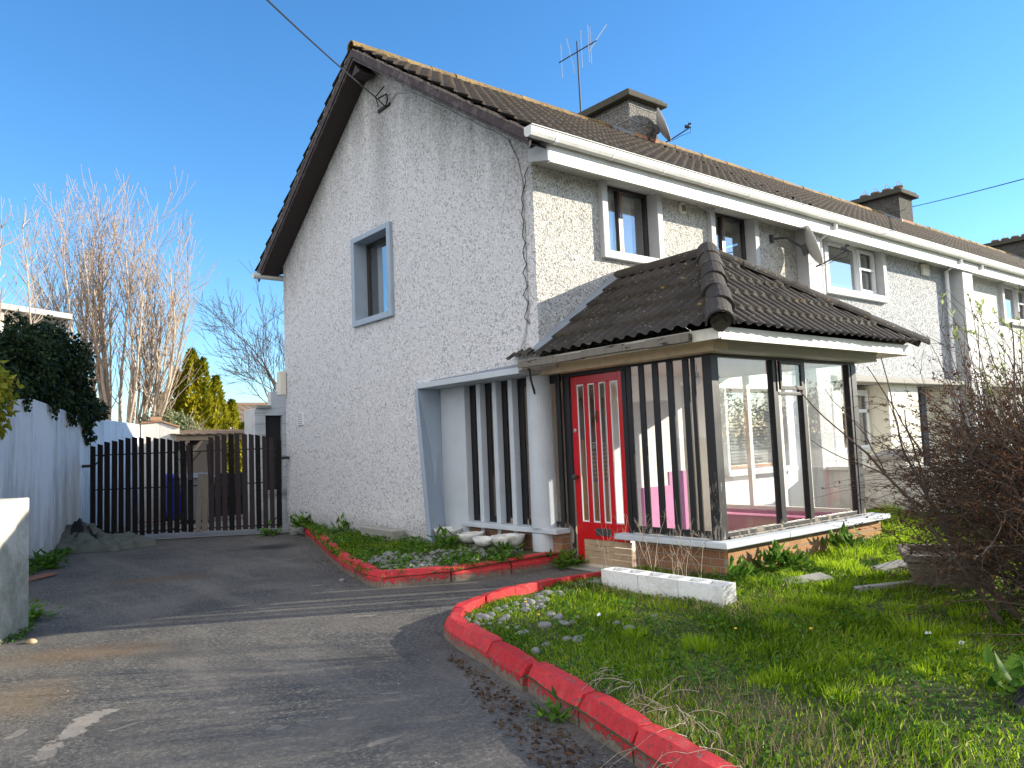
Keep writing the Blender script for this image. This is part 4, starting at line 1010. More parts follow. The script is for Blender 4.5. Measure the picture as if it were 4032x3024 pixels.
# ================================================================== NEIGHBOURS
def pier(par, x0, x1, p, mat='surround'):
    b = MB(); b.box(x0, -p, -.1, x1, .0, 4.44); b.build('party_pier', mat, par, bevel=.006)
def pipe(par, x, y=-.09):
    b = MB(); b.tube([(x, y - .28, 4.58), (x, y - .28, 4.5), (x, y, 4.36), (x, y, -.05)], .036, 12)
    for z in (3.9, 2.8, 1.7, .7): b.lathe((x, y, z), [(.045, 0), (.045, .06)], 12)
    b.build('downpipe', 'upvc', par)
def neighbour(x0, x1, label, mat, win, gwin, door, first=False, roofper=6, ledge=True, chim=None):
    N = thing('terraced_house', label, 'house', (x0, 0, -.1), 'terraced houses beyond the corner house')
    f = MB(); wall_y(f, .003, .28, [(win[0] - .06, win[1] + .06, 3.58, 4.47)], x0 + .005, x1, 2.08, 4.465); f.box(x0 + .005, 6.8, -.1, x1, 7.04, 4.6); f.box(x1 - .1, .281, -.1, x1, 6.79, 4.4); f.build('front_wall', mat, N)
    f = MB(); f.box(x0 + .01, 2.0, -.1, x1 - .1, 2.05, 4.4).box(x0 + .01, .3, 4.48, x1 - .1, 2.0, 4.53).box(x0 + .01, .3, 2.2, x1 - .1, 2.0, 2.3); f.build('inner_wall', 'interior', N)
    # ground floor: recessed window and door between pale piers
    f = MB(); f.box(x0 + .005, .36, -.1, gwin[0], .6, 2.079).box(gwin[0], .36, -.1, gwin[1], .6, .93).box(gwin[1], .36, -.1, door[0], .6, 2.079).box(door[1], .36, -.1, x1, .6, 2.079).box(gwin[1] + .05, .0, -.1, door[0] - .12, .359, 2.079).box(door[1] + .35, .0, -.1, x1, .359, 2.079).box(x0 + .005, 0, -.1, gwin[0] - .3, .359, 2.079)
    f.build('ground_floor_wall', 'creamw', N)
    if ledge:
        f = MB(); f.box(x0 + .3, -.22, 2.08, x1 - .45, .002, 2.16).prism([(-.19, 2.161), (.001, 2.161), (.001, 2.22)], 0, x0 + .3, x1 - .5); f.build('ledge', 'concrete', N, bevel=.01)
    house_roof(N, x0 + .001, x1, False, roofper); eaves(N, x0 + .002, x1); gutter(N, x0 + .1, x1 + .09)
    m1 = win[0] + (win[1] - win[0]) * .66
    wf = window_front(N, win[0], win[1], 3.64, 4.47, .10, 'upvc', 'glassn', (m1,), .055, 'surround', p=.08, sw=.12)
    b = MB(); b.box(m1 + .03, .05, 3.69, m1 + .07, .098, 4.42).box(win[1] - .09, .05, 3.69, win[1] - .05, .098, 4.42).box(m1 + .07, .05, 3.69, win[1] - .09, .098, 3.73).box(m1 + .07, .05, 4.38, win[1] - .09, .098, 4.42).box(m1 + .07, .05, 4.08, win[1] - .09, .098, 4.12); b.build('sash', 'upvc', wf)
    b = MB(); b.box(win[0] + .05, .5, 3.6, win[1], .52, 3.85); b.build('window_board', 'net', wf)
    gm = gwin[0] + (gwin[1] - gwin[0]) * .45
    wf = window_front(N, gwin[0], gwin[1], .93, 2.0, .34, 'upvc', 'glassn', (gm,), .06)
    b = MB(); b.box(gm + .03, .31, 1.60, gwin[1] - .06, .338, 1.66).box(gm + .03, .31, .99, gm + .07, .338, 1.94).box(gwin[1] - .10, .31, .99, gwin[1] - .06, .338, 1.94).box(gm + .07, .31, 1.9, gwin[1] - .1, .338, 1.94).box(gm + .07, .31, .99, gwin[1] - .1, .338, 1.03); b.build('sash', 'upvc', wf)
    b = MB(); b.box(door[0], .30, -.02, door[1], .345, 2.05); dr = b.build('front_door', 'bluedoor', N)
    b = MB(); b.box(door[0] + .35, .285, .1, door[0] + .40, .299, 1.95).box(door[1] - .3, .285, .1, door[1] - .24, .299, 1.95); b.build('door_panel', 'dark', dr)
    b = MB(); b.tube([(door[0] + .12, .26, .5), (door[0] + .12, .26, 1.6)], .016, 8); b.build('door_handle', 'metal', dr)
    if chim: chimney(N, chim[0], chim[1], 3.0, 4.3, 7.72, 'chim2', 4)
    return N
N2 = neighbour(5.66, 11.4, 'middle terraced house with grey pebbledash and white plastic windows', 'front2', (6.25, 8.1), (6.75, 8.02), (9.35, 10.25))
pier(N2, 5.40, 5.78, .2); pipe(N2, 5.98); pipe(N2, 10.72); pier(N2, 10.93, 11.41, .30)
b = MB(); b.box(9.75, -.07, 4.20, 10.02, -.001, 4.42); b.build('alarm_box', 'creamw', N2, bevel=.02)
N3 = neighbour(11.4, 17.1, 'pale pebbledashed terraced house behind the shrub tips', 'front3', (13.75, 15.5), (12.2, 13.4), (14.6, 15.5), roofper=5, chim=(15.95, 16.75))
pipe(N3, 11.75); pier(N3, 16.9, 17.3, .3)
N4 = neighbour(17.1, 22.8, 'terraced house after the second chimney', 'front3', (18, 19.8), (18.1, 19.3), (20.6, 21.5), roofper=4)
N5 = neighbour(22.8, 34, 'farthest terraced house, only its roof and third chimney showing', 'front3', (24, 25.8), (24.1, 25.3), (26.6, 27.5), roofper=3, chim=(25.6, 26.6))

# boundary pillar and wall between the two front gardens
P_ = thing('garden_wall', 'low cream rendered wall with a capped pillar between the two front gardens', 'wall', (5.7, -1.2, -.1))
b = MB(); b.box(5.42, -1.42, -.1, 5.86, -.98, .86); b.build('pillar', 'nbwall', P_, bevel=.01)
b = MB(); b.box(5.36, -1.48, .861, 5.92, -.92, .91); b.hexa([(5.36, -1.48, .911), (5.92, -1.48, .911), (5.92, -.92, .911), (5.36, -.92, .911), (5.52, -1.32, 1.0), (5.76, -1.32, 1.0), (5.76, -1.08, 1.0), (5.52, -1.08, 1.0)]); b.build('pillar_cap', 'concrete', P_, bevel=.01)
b = MB(); b.box(5.52, -9.5, -.1, 5.76, -1.421, .70).box(5.54, -.979, -.1, 5.74, -.01, .70); b.build('wall', 'nbwall', P_)
b = MB(); b.box(5.49, -9.5, .701, 5.79, -1.425, .76).box(5.50, -.975, .701, 5.78, -.015, .76); b.build('wall_coping', 'nbwall', P_, bevel=.01)

# ------------------------------------------------------------------ dishes, aerial, overhead cables
def dish(name, label, c, aim, rad, arm_from, group):
    r = thing(name, label, 'satellite dish', c, group); c = Vector(c); aim = Vector(aim).normalized()
    sd = aim.cross(Vector((0, 0, 1))).normalized(); u = sd.cross(aim).normalized()
    b = MB(); nr, na = 6, 28
    for lay in (0, -.012):
        for i in range(nr + 1):
            rr = rad * i / nr
            for j in range(na): t = 2 * pi * j / na; b.v.append(tuple(c + aim * (.32 * rr * rr / rad - .32 * rad + lay) + sd * cos(t) * rr * .92 + u * sin(t) * rr))
        o_ = 0 if lay == 0 else (nr + 1) * na
        for i in range(nr):
            for j in range(na): b.f.append((o_ + i * na + j, o_ + i * na + (j + 1) % na, o_ + (i + 1) * na + (j + 1) % na, o_ + (i + 1) * na + j))
    o_ = (nr + 1) * na
    for j in range(na): b.f.append((nr * na + j, nr * na + (j + 1) % na, o_ + nr * na + (j + 1) % na, o_ + nr * na + j))
    b.build('dish', 'dish', r, smooth=True)
    low = c - u * rad * .95; tip = c + aim * rad * 1.25 - u * rad * .75
    b = MB(); b.tube([low - aim * .1, low, tip], .013, 8); b.build('feed_arm', 'darkmetal', r)
    b = MB(); b.tube([tip - aim * .02 + u * .02, tip - aim * .10 + u * .055], [.028, .036], 10); b.tube([tip - aim * .02 + u * .08, tip + aim * .03 + u * .05], [.02, .02], 8); b.build('lnb', 'darkmetal', r)
    b = MB(); a = Vector(arm_from); b.tube([a, a + (c - a) * .35 + Vector((0, 0, .05)), c - aim * (.36 * rad + .03)], .018, 8); q = c - aim * (.36 * rad + .04); b.obox(q + u * .07, q - u * .10, .07, .07, up=tuple(sd)); b.tube([a + Vector((0, .0, .06)), a - Vector((0, 0, .06))], .03, 8); b.build('bracket', 'darkmetal', r)
    b = MB(); b.tube([tip, tip - u * .10 - aim * .05, tip - u * .08 - aim * .22, low - u * .03], .005, 5); b.build('dish_cable', 'cable', r)
    return r
dish('satellite_dish', 'grey satellite dish on the side of the near chimney', (5.78, 2.74, 7.22), (.62, -.76, .34), .34, (5.62, 3.0, 7.05), 'satellite dishes')
dish('satellite_dish', 'large satellite dish on an arm beside the party pier above the porch roof', (5.22, -.42, 4.10), (.57, -.82, .30), .33, (4.72, -.02, 4.22), 'satellite dishes')
AE_ = None
AE = thing('tv_aerial', 'thin rooftop television aerial on a tall mast behind the near chimney', 'aerial', (5.15, 4.45, 7.6))
b = MB(); b.tube([(5.15, 4.45, 7.0), (5.13, 4.45, 9.47)], .018, 8); b.build('mast', 'darkmetal', AE)
b = MB(); b.tube([(4.85, 4.72, 9.05), (5.13, 4.43, 9.25), (5.40, 4.16, 9.44)], .013, 6); b.build('boom', 'darkmetal', AE)
def elem(p, dz, tilt=0): b.tube([(p[0] - tilt, p[1] + tilt, p[2] + dz), (p[0] + tilt, p[1] - tilt, p[2] - dz)], .007, 5)
b = MB(); elem((4.89, 4.68, 9.08), .36); elem((5.02, 4.54, 9.17), .38, .05); elem((5.18, 4.38, 9.29), .40)
for q_ in (-.03, .03): b.tube([(5.30 + q_, 4.26, 9.37 + .40), (5.30 + q_, 4.26, 9.37 - .40)], .007, 5)
b.tube([(5.27, 4.26, 9.77), (5.30, 4.26, 9.79), (5.33, 4.26, 9.77)], .007, 5); b.tube([(5.27, 4.26, 8.97), (5.30, 4.26, 8.95), (5.33, 4.26, 8.97)], .007, 5)
b.tube([(5.28, 4.26, 9.22), (5.40, 4.16, 9.46), (5.58, 4.02, 9.78)], .008, 5); b.build('dipole_rods', 'metal', AE)
def cable(name, label, p, q, sag, r=.009, n=24):
    p = Vector(p); q = Vector(q); pts = [p.lerp(q, k / n) - Vector((0, 0, sag * 4 * (k / n) * (1 - k / n))) for k in range(n + 1)]
    b = MB(); b.tube(pts, r, 6); return tag(b.build(name, 'cable'), label, 'cable')

# ================================================================== LEFT BOUNDARY
def wall_run(name, label, pts, thick, mat, cat='wall', coping=None):
    """pts: (x,y,ztop) along the visible face; thickness goes to the left (away from the drive)"""
    root = thing(name, label, cat, (pts[0][0], pts[0][1], -.1)); b = MB(); c = MB()
    for (x0, y0, z0), (x1, y1, z1) in zip(pts[:-1], pts[1:]):
        d = Vector((x1 - x0, y1 - y0, 0)).normalized(); n = Vector((-d.y, d.x, 0)) * thick
        b.hexa([(x0, y0, -.12), (x1, y1, -.12), (x1 + n.x, y1 + n.y, -.12), (x0 + n.x, y0 + n.y, -.12), (x0, y0, z0), (x1, y1, z1), (x1 + n.x, y1 + n.y, z1), (x0 + n.x, y0 + n.y, z0)])
        if coping:
            e = n.normalized() * .03; q = [(x0 - e.x, y0 - e.y, z0 + .001), (x1 - e.x, y1 - e.y, z1 + .001), (x1 + n.x + e.x, y1 + n.y + e.y, z1 + .001), (x0 + n.x + e.x, y0 + n.y + e.y, z0 + .001)]
            c.hexa(q + [(a, b_, z_ + coping) for a, b_, z_ in q])
    b.build('wall', mat, root, bevel=.01)
    if coping: c.build('coping', 'coping', root, bevel=.01, jit=.006)
    return root
wall_run('boundary_wall', 'tall streaked whitewashed wall along the left of the driveway, ivy over its top', [(-5.2, 3.3, 2.02), (-4.6, 4.9, 2.06), (-4.05, 6.25, 2.22), (-3.5, 7.6, 2.16), (-2.97, 8.86, 2.08), (-2.2, 10.5, 2.10), (-1.22, 12.3, 2.08)], .22, 'wall')
wall_run('yard_wall', 'sunlit whitewashed wall behind the gate with a brick on its corner', [(-1.19, 12.3, 2.08), (-.82, 12.22, 2.12), (-.42, 12.12, 1.98)], .25, 'wall_lit', coping=.05)
b = MB(); b.box(-1.02, 12.2, 2.15, -.78, 12.32, 2.24); tag(b.build('loose_brick', 'coping', bevel=.01), 'red half brick lying on the corner of the sunlit yard wall', 'brick')
wall_run('low_wall', 'low sunlit rendered wall with rounded top at the left edge', [(-5.78, -.80, 1.02), (-4.66, 1.42, 1.01)], .26, 'lowwall')

# gate -----------------------------------------------------------------------
GA = Vector((-.11, 6.93, 0)); GB = Vector((-2.87, 8.76, 0)); gd = (GB - GA); GL = gd.length; gd.normalize(); gn = Vector((gd.y, -gd.x, 0))
if gn.y > 0: gn = -gn
def leaf(t0, t1, label, mats, seed, broken):
    random.seed(seed); base = GA + gd * t0
    r = thing('picket_gate', label, 'gate', tuple(base), 'pair of picket gates across the drive')
    n = 14; L_ = t1 - t0
    fr = MB()
    for z in (.05, .80, 1.40): fr.obox(GA + gd * t0 + Vector((0, 0, z)), GA + gd * t1 + Vector((0, 0, z)), .035, .022)
    for t in (t0 + .02, t1 - .02): fr.obox(GA + gd * t + Vector((0, 0, .0)), GA + gd * t + Vector((0, 0, 1.42)), .035, .035, up=tuple(gn))
    for ta, za, tb, zb in ((t0, .25, t0 + .25, .05), (t1, .25, t1 - .25, .05), (t0, 1.15, t0 + .22, 1.4), (t1, 1.15, t1 - .22, 1.4)): fr.obox(GA + gd * ta + Vector((0, 0, za)), GA + gd * tb + Vector((0, 0, zb)), .02, .02)
    fr.build('gate_frame', 'rustmetal', r)
    for k in range(n):
        t = t0 + .045 + (L_ - .09) * k / (n - 1); u = (k / (n - 1)) * 2 - 1
        top = 1.68 - .13 * u * u + random.gauss(0, .006); bot = .0 + random.gauss(0, .008); wd = .084 + random.gauss(0, .003); tilt = random.gauss(0, .006); mt = mats[0] if random.random() < .7 else mats[-1]
        if broken and k in (11, 12): top = 1.0; mt = 'picketpale'; tilt = -.03 * (k - 10)
        c0 = GA + gd * t + gn * .032; c1 = c0 + gd * tilt
        b = MB(); h = wd / 2
        P = []
        for z, c, sl in ((bot, c0, 0), (top, c1, .012)):
            for s, e in ((-1, 0), (1, 0), (1, 1), (-1, 1)): q = c + gd * (s * h) - gn * (.018 * e); P.append((q.x, q.y, z + s * sl))
        b.hexa(P); b.build('picket', mt, r)
        if broken and k in (10, 13):
            q0 = c0 + Vector((0, 0, .9)); b = MB(); b.obox(q0 + gn * .02, q0 + gn * .02 + Vector((gd.x * .03, gd.y * .03, .62)), .07, .018, up=tuple(gn)); b.build('picket', 'picketold', r)
    for z in (1.22, .12):
        e = GA + gd * (t0 if not broken is True else t0)
    return r
gl_ = leaf(GL / 2 + .015, GL - .03, 'left leaf of dark picket gate, even pickets, hinged on the white wall', ['picket', 'picket'], 3, False)
gr_ = leaf(.04, GL / 2 - .015, 'right leaf of picket gate with broken and bleached pickets, against the house', ['picketold', 'picket'], 5, True)
random.seed(11)
b = MB(); q = GA + gd * (GL - .01) + Vector((0, 0, 1.22)); b.obox(q, q + gd * .12, .05, .05); b.build('hinge', 'rustmetal', gl_)
b = MB(); q = GA + Vector((0, 0, 1.22)); b.obox(q + gd * .05, q - gd * .10, .05, .05); b.build('hinge', 'rustmetal', gr_)
r = thing('hanging_chain', 'steel chain hanging from the latch of the left picket gate', 'chain', tuple(GA + gd * (GL / 2 + .10) + gn * .05 + Vector((0, 0, 1.0))))
b = MB(); q = GA + gd * (GL / 2 + .12) + gn * .06
for k in range(9):
    z = 1.40 - k * .052; a = gd if k % 2 else gn
    pts = [q + a * (.013 * cos(t)) + Vector((0, 0, z + .028 * sin(t))) for t in np.linspace(0, 2 * pi, 9)]
    b.tube(pts, .0045, 5, cap=False)
b.build('chain', 'metal', r)

# ------------------------------------------------------------------ behind the gate
OB = thing('outbuilding', 'white painted block outbuilding with a dark window opening behind the house corner', 'shed', (.3, 9.3, -.1))
b = MB(); wall_y(b, 9.3, 9.5, [(.5, .86, .55, 2.1)], .27, 3.2, -.1, 2.25); b.box(.62, 9.301, 2.25, 3.2, 9.49, 2.60).box(.80, 9.302, 2.60, 3.2, 9.488, 2.78); b.box(.27, 9.501, -.1, .45, 9.9, 2.25); b.build('block_wall', 'whiteblock', OB, bevel=.01)
b = MB()
for z in np.arange(.12, 2.2, .225): b.box(.262, 9.296, z, .50, 9.2995, z + .012)
for z in np.arange(.12, 2.2, .225): b.box(.861, 9.296, z, 1.6, 9.2995, z + .012)
b.build('mortar_joints', 'concrete', OB)
b = MB(); b.box(.48, 9.40, .5, .88, 9.44, 2.12); b.build('opening_shade_sheet', 'dark', OB)  # near-black sheet paints the dark inside the empty window opening
b = MB(); b.box(.46, 9.24, .47, .90, 9.2955, .545); b.build('opening_sill', 'concrete', OB)
b = MB(); b.box(.3, 9.25, 2.251, .61, 9.5, 2.31); b.build('wall_cap', 'concrete', OB)
b = MB(); b.tube([(.97, 9.26, 2.7), (.95, 9.26, 1.6), (.93, 9.26, .1)], .02, 8); b.build('waste_pipe', 'upvc', OB)
CP = thing('lean_to_shelter', 'low rusty roofed timber lean-to between the yard wall and the outbuilding', 'shelter', (-.4, 12.2, -.1))
b = MB(); n = 40
for k in range(n + 1):
    x = -.62 + 2.3 * k / n; h = .012 * sin(k * 1.6)
    b.v += [(x, 11.7, 1.82 + h), (x, 15.0, 2.02 + h), (x, 15.0, 2.0 + h), (x, 11.7, 1.80 + h)]
for k in range(n):
    for j in range(4): b.f.append((4 * k + j, 4 * k + (j + 1) % 4, 4 * k + 4 + (j + 1) % 4, 4 * k + 4 + j))
b.build('roof_sheet', 'rust', CP)
b = MB(); b.box(-.6, 11.75, 1.68, 1.6, 11.82, 1.785).box(-.38, 11.76, -.1, -.30, 11.84, 1.679); b.obox((-.34, 11.8, 1.25), (.0, 11.8, 1.70), .06, .05); b.build('timber_frame', 'board', CP)
b = MB(); b.box(-.40, 15.0, -.1, 1.6, 15.1, 2.0); b.build('rear_panel', 'dark', CP)
def wheelie(name, label, loc, mat):
    x, y, z = loc; r = thing(name, label, 'bin', loc, 'wheeled bins behind the gate')
    b = MB(); b.hexa([(x - .22, y - .22, z + .08), (x + .22, y - .22, z + .08), (x + .22, y + .22, z + .08), (x - .22, y + .22, z + .08), (x - .28, y - .30, z + .95), (x + .28, y - .30, z + .95), (x + .28, y + .30, z + .95), (x - .28, y + .30, z + .95)]); b.build('bin_body', mat, r, bevel=.02)
    b = MB(); b.hexa([(x - .30, y - .33, z + .951), (x + .30, y - .33, z + .951), (x + .30, y + .34, z + .951), (x - .30, y + .34, z + .951), (x - .27, y - .28, z + 1.02), (x + .27, y - .28, z + 1.02), (x + .27, y + .30, z + 1.05), (x - .27, y + .30, z + 1.05)]); b.build('lid', mat, r, bevel=.015)
    b = MB(); b.tube([(x - .26, y + .25, z + .1), (x + .26, y + .25, z + .1)], .1, 14); b.build('wheels', 'dark', r)
wheelie('wheelie_bin', 'blue wheeled bin seen between the gate leaves', (-.66, 11.3, -.085), 'bluebin')
wheelie('wheelie_bin', 'grey wheeled bin under the lean-to', (-.50, 10.6, -.085), 'greypl')
b = MB(); b.box(.15, 11.6, -.085, 1.2, 12.2, .35).box(.2, 11.5, .351, 1.1, 12.1, .9); tag(b.build('stacked_crates', 'dark', bevel=.02), 'dark crates stacked under the rusty lean-to', 'crates')
b = MB(); b.box(-2.2, 10.85, -.086, .7, 10.98, -.02); tag(b.build('yard_step', 'concrete', bevel=.01), 'low concrete step across the yard behind the gate', 'step')

# bungalow roof behind
BG = thing('bungalow', 'brown tiled bungalow roof low behind the golden conifer', 'house', (6.5, 26, -.1))
b = MB(); b.box(2.8, 22.1, -.1, 13, 29, 2.25); b.build('wall', 'creamw', BG)
tile_sheet('roof', 'bung', (2.5, 21.8, 2.30), (1, 0, 0), (0, 3.5, 1.05), 10.5, 3.65, .30, .36, .03, .03, BG, per=6)
b = MB(); b.tube([(2.5, 21.75, 2.28), (13, 21.75, 2.28)], .06, 8); b.build('gutter', 'upvc', BG)
b = MB(); b.tube([(2.5, 25.3, 3.36), (13, 25.3, 3.36)], .10, 8); b.build('ridge_cap', 'terracotta', BG)
# grey shed at left behind the ivy
SH = thing('flat_roofed_shed', 'pale flat roofed shed with open dark side at far left behind the ivy', 'shed', (-3.5, 15.5, -.1))
b = MB(); 
for k in range(44):
    pass
x0, x1 = -5.2, -2.1
b.hexa([(x0, 14.0, 4.94), (x1, 15.0, 4.80), (x1 - .4, 18, 4.80), (x0 - .4, 17.0, 4.94), (x0, 14.0, 5.08), (x1, 15.0, 4.94), (x1 - .4, 18, 4.94), (x0 - .4, 17.0, 5.08)]); b.build('roof_slab', 'corr', SH, bevel=.02)
b = MB(); b.hexa([(x0, 14.15, -.1), (-3.55, 14.68, -.1), (-3.75, 16.5, -.1), (x0 - .2, 16, -.1), (x0, 14.15, 4.93), (-3.55, 14.68, 4.86), (-3.75, 16.5, 4.86), (x0 - .2, 16, 4.93)]); b.build('shed_wall', 'corr', SH)
b = MB(); b.hexa([(-3.5, 16.0, -.1), (-2.2, 16.4, -.1), (-2.3, 17, -.1), (-3.6, 17, -.1), (-3.5, 16.0, 4.84), (-2.2, 16.4, 4.79), (-2.3, 17, 4.79), (-3.6, 17, 4.84)]); b.build('dark_opening', 'dark', SH)

# ================================================================== VEGETATION
def grow(segs, p, d, L, r, depth, spread, curve_up, nseg=4, kids=(2, 4), shrink=.62, rmin=.0022, tips=None, wig=.10):
    p = np.array(p, float); d = np.array(d, float); d /= np.linalg.norm(d); pts = [p]
    for k in range(nseg):
        d = d + rng.normal(0, wig, 3) + np.array([0, 0, curve_up]); d /= np.linalg.norm(d)
        q = p + d * L / nseg; r1 = max(rmin, r * (1 - .5 / nseg * 1.15)); segs.append((*p, *q, r, r1)); p = q; r = r1; pts.append((p.copy(), d.copy(), r))
    if depth <= 0:
        if tips is not None: tips.append((p.copy(), d.copy()))
        return
    nk = rng.integers(kids[0], kids[1] + 1)
    for j in range(nk):
        i = rng.integers(1, len(pts)) if j else len(pts) - 1
        q, dd, rr = pts[i]
        a = rand_unit(1)[0]; a -= dd * a.dot(dd); a /= np.linalg.norm(a) + 1e-9
        nd = dd + a * spread * rng.uniform(.6, 1.25) * (.35 if j == 0 else 1)
        grow(segs, q, nd, L * shrink * rng.uniform(.75, 1.2), max(rmin, rr * (.85 if j == 0 else .55)), depth - 1, spread, curve_up, nseg, kids, shrink, rmin, tips, wig)
# the big multi-stemmed bare tree behind the ivy
TR = thing('bare_tree', 'large multi-stemmed bare tree with pale upright shoots behind the white wall', 'tree', (-.75, 16.6, 0))
stems = []; twigs = []
for k in range(40):
    t = k / 39 * 2 - 1; ang = rng.uniform(0, 2 * pi); rad = rng.uniform(.0, .55)
    lean = np.array([Rt[0], Rt[1]]) * t * .66 + rng.normal(0, .11, 2)
    p = np.array([-.85 + .6 * t * Rt[0] + .3 * cos(ang) * rad, 16.6 + .6 * t * Rt[1] + .3 * sin(ang), 1.0]); d = np.array([lean[0], lean[1], 1.0]); d /= np.linalg.norm(d)
    Hh = rng.uniform(5.4, 7.0) * (1 - .30 * t * t); r = rng.uniform(.036, .078); n = 11; pos = [(p, d, r)]
    for s in range(n):
        d = d + rng.normal(0, .045, 3) + np.array([-lean[0] * .07, -lean[1] * .07, .03]); d /= np.linalg.norm(d)
        q = p + d * Hh / n; r1 = max(.006, r * (1 - 1.0 / (n - s + 1.5))); (stems if r > .016 else twigs).append((*p, *q, r, r1)); p, r = q, r1; pos.append((p, d, r))
    for s in range(23):
        i = min(n, int(3 + (n - 2) * rng.uniform(0, 1) ** .7)); q, dd, rr = pos[i]; a = rand_unit(1)[0]; a[2] = abs(a[2]) * .5
        nd = dd * 1.0 + a * .75
        grow(twigs, q, nd, rng.uniform(.6, 1.15), min(rr * .6, .016), 1, .6, .10, 3, (2, 3), .62, .0058, None, .05)
twigs_t = twigs
frusta('trunk', stems, 'barkpale', TR, 7); frusta('twigs', twigs, 'twig', TR, 3)
# young tree left of it
for (x, y, h, lab) in ((-3.75, 12.6, 6.2, 'slim bare sapling rising from the ivy at the far left edge'), (-3.1, 13.0, 6.4, 'slim bare sapling between the flat roofed shed and the big multi-stemmed tree')):
    TL = thing('bare_sapling', lab, 'tree', (x, y, 0)); sg = []; r = .035; n = 9
    p = np.array([x, y, 0.0]); q = np.array([x, y, 2.6]); sg.append((*p, *q, .045, .036)); p = q; d = np.array([rng.normal(0, .04) - .05, 0, 1.0])
    for s in range(n):
        d = d + rng.normal(0, .03, 3); d /= np.linalg.norm(d); q = p + d * (h - 2.6) / n; r1 = max(.006, r * .84); sg.append((*p, *q, r, r1))
        if s > 0:
            for _ in range(4): a = rand_unit(1)[0]; a[2] = abs(a[2]) + .35; grow(sg, q, a + d * .3, rng.uniform(.5, 1.0) * (1 - s * .06), .011, 1, .6, .04, 3, (2, 3), .55, .0045)
        p, r = q, r1
    frusta('trunk', sg, 'barkpale', TL, 4)
# tree behind the house corner
T2 = thing('bare_tree', 'dark finely branched bare tree partly hidden behind the house corner', 'tree', (5.2, 20.5, 0))
sg = []
p = np.array([5.9, 20.2, 0]); sg.append((*p, *(p + [0, 0, 2.2]), .16, .13))
for k in range(11): a = rand_unit(1)[0]; a[2] = abs(a[2]) + .55; grow(sg, p + np.array([0, 0, 1.7 + .1 * k]), a + np.array([-.25, 0, 0]), rng.uniform(1.7, 2.4), .05, 4, .62, .045, 4, (3, 4), .68, .0055)
frusta('trunk', sg, 'barkdark', T2, 4)
# golden conifer
CF = thing('golden_conifer', 'yellow green conifer between the bare tree and the house', 'tree', (1.35, 16.8, 0))
cc = []; ax = []; tn = []
def plume(c, h, rad, n):
    for k in range(n):
        z = rng.uniform(0, 1) ** 1.15; a = rng.uniform(0, 2 * pi); rr = rad * (1 - z) ** .8 * (1 + .22 * sin(a * 5 + c[0] * 9) + .12 * sin(z * 22)) * rng.uniform(.55, 1.0) ** .5
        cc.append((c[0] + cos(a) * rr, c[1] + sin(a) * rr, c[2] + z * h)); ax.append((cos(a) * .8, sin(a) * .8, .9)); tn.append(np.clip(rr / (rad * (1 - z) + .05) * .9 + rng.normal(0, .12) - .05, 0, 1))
for (dx, dy, z0, h, r_, n) in ((-.1, 0, .6, 3.75, .80, 6000), (-.5, .1, .6, 3.2, .65, 3000), (.55, -.1, .5, 3.1, .62, 3400), (1.0, -.1, .6, 2.3, .50, 2400), (-.95, 0, .6, 2.5, .55, 2000), (.15, -.2, 2.2, 1.9, .36, 1400), (1.3, -.25, .6, 1.6, .4, 1400)):
    plume((1.35 + dx, 16.8 + dy, z0), h, r_, n)
cc = np.array(cc); ax = np.array(ax) + rng.normal(0, .35, (len(cc), 3)); ax /= np.linalg.norm(ax, axis=1, keepdims=True)
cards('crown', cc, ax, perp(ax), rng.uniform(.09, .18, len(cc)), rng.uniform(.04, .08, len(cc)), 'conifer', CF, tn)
b = MB(); b.tube([(1.35, 16.8, -.1), (1.4, 16.8, 3.6)], [.12, .03], 8); b.build('trunk', 'barkdark', CF)
# pale leafy shrub at its foot
def leaf_blob(name, label, cat, centers, n, L, mat, parent_loc, droop=0, tonefn=None, group=None, trunk=None, flat=1.0):
    r = thing(name, label, cat, parent_loc, group); C_ = []
    ws = np.array([c[3] ** 2 for c in centers]); ws /= ws.sum(); k = rng.choice(len(centers), n, p=ws); c = np.array(centers)[k]
    d = rand_unit(n); rad = c[:, 3:4] * rng.uniform(.35, 1, (n, 1)) ** .4 * (1 + .18 * np.sin(d[:, :1] * 9 + c[:, :1] * 7) + .15 * np.cos(d[:, 1:2] * 11)); p = c[:, :3] + d * rad * np.array([1, 1, flat])
    a = d * .6 + rng.normal(0, .6, (n, 3)) - np.array([0, 0, droop]); a /= np.linalg.norm(a, axis=1, keepdims=True)
    t = np.clip(rng.normal(.45, .25, n), 0, 1)
    cards('foliage', p, a, perp(a), rng.uniform(L * .6, L * 1.3, n), rng.uniform(L * .45, L * .9, n), mat, r, t)
    if trunk: b = MB(); b.tube(trunk[0], trunk[1], 6); b.build('trunk', 'barkdark', r)
    return r
leaf_blob('leafy_shrub', 'pale grey green shrub in front of the golden conifer', 'shrub', [(.35, 15.8, 2.1, .5), (.7, 15.7, 1.9, .45), (0, 16, 2.0, .4), (.95, 15.6, 1.75, .3)], 3600, .09, 'shrubg', (.4, 15.8, 0), trunk=([(.4, 15.8, 0), (.4, 15.8, 1.8)], .05))
sg = []
for k in range(60):
    p = np.array([.0 + rng.uniform(-.5, .6), 15.5 + rng.uniform(-.3, .3), 1.3]); a = rand_unit(1)[0]; a[2] = abs(a[2]) * .5 + .35; grow(sg, p, a, rng.uniform(.7, 1.3), .010, 1, .7, -.02, 3, (2, 4), .6, .004)
BR = thing('dead_bramble', 'tangle of dry brown stems at the foot of the bare tree above the yard wall', 'shrub', (0, 15.5, 0)); frusta('stems', sg, 'barkpale', BR, 3)
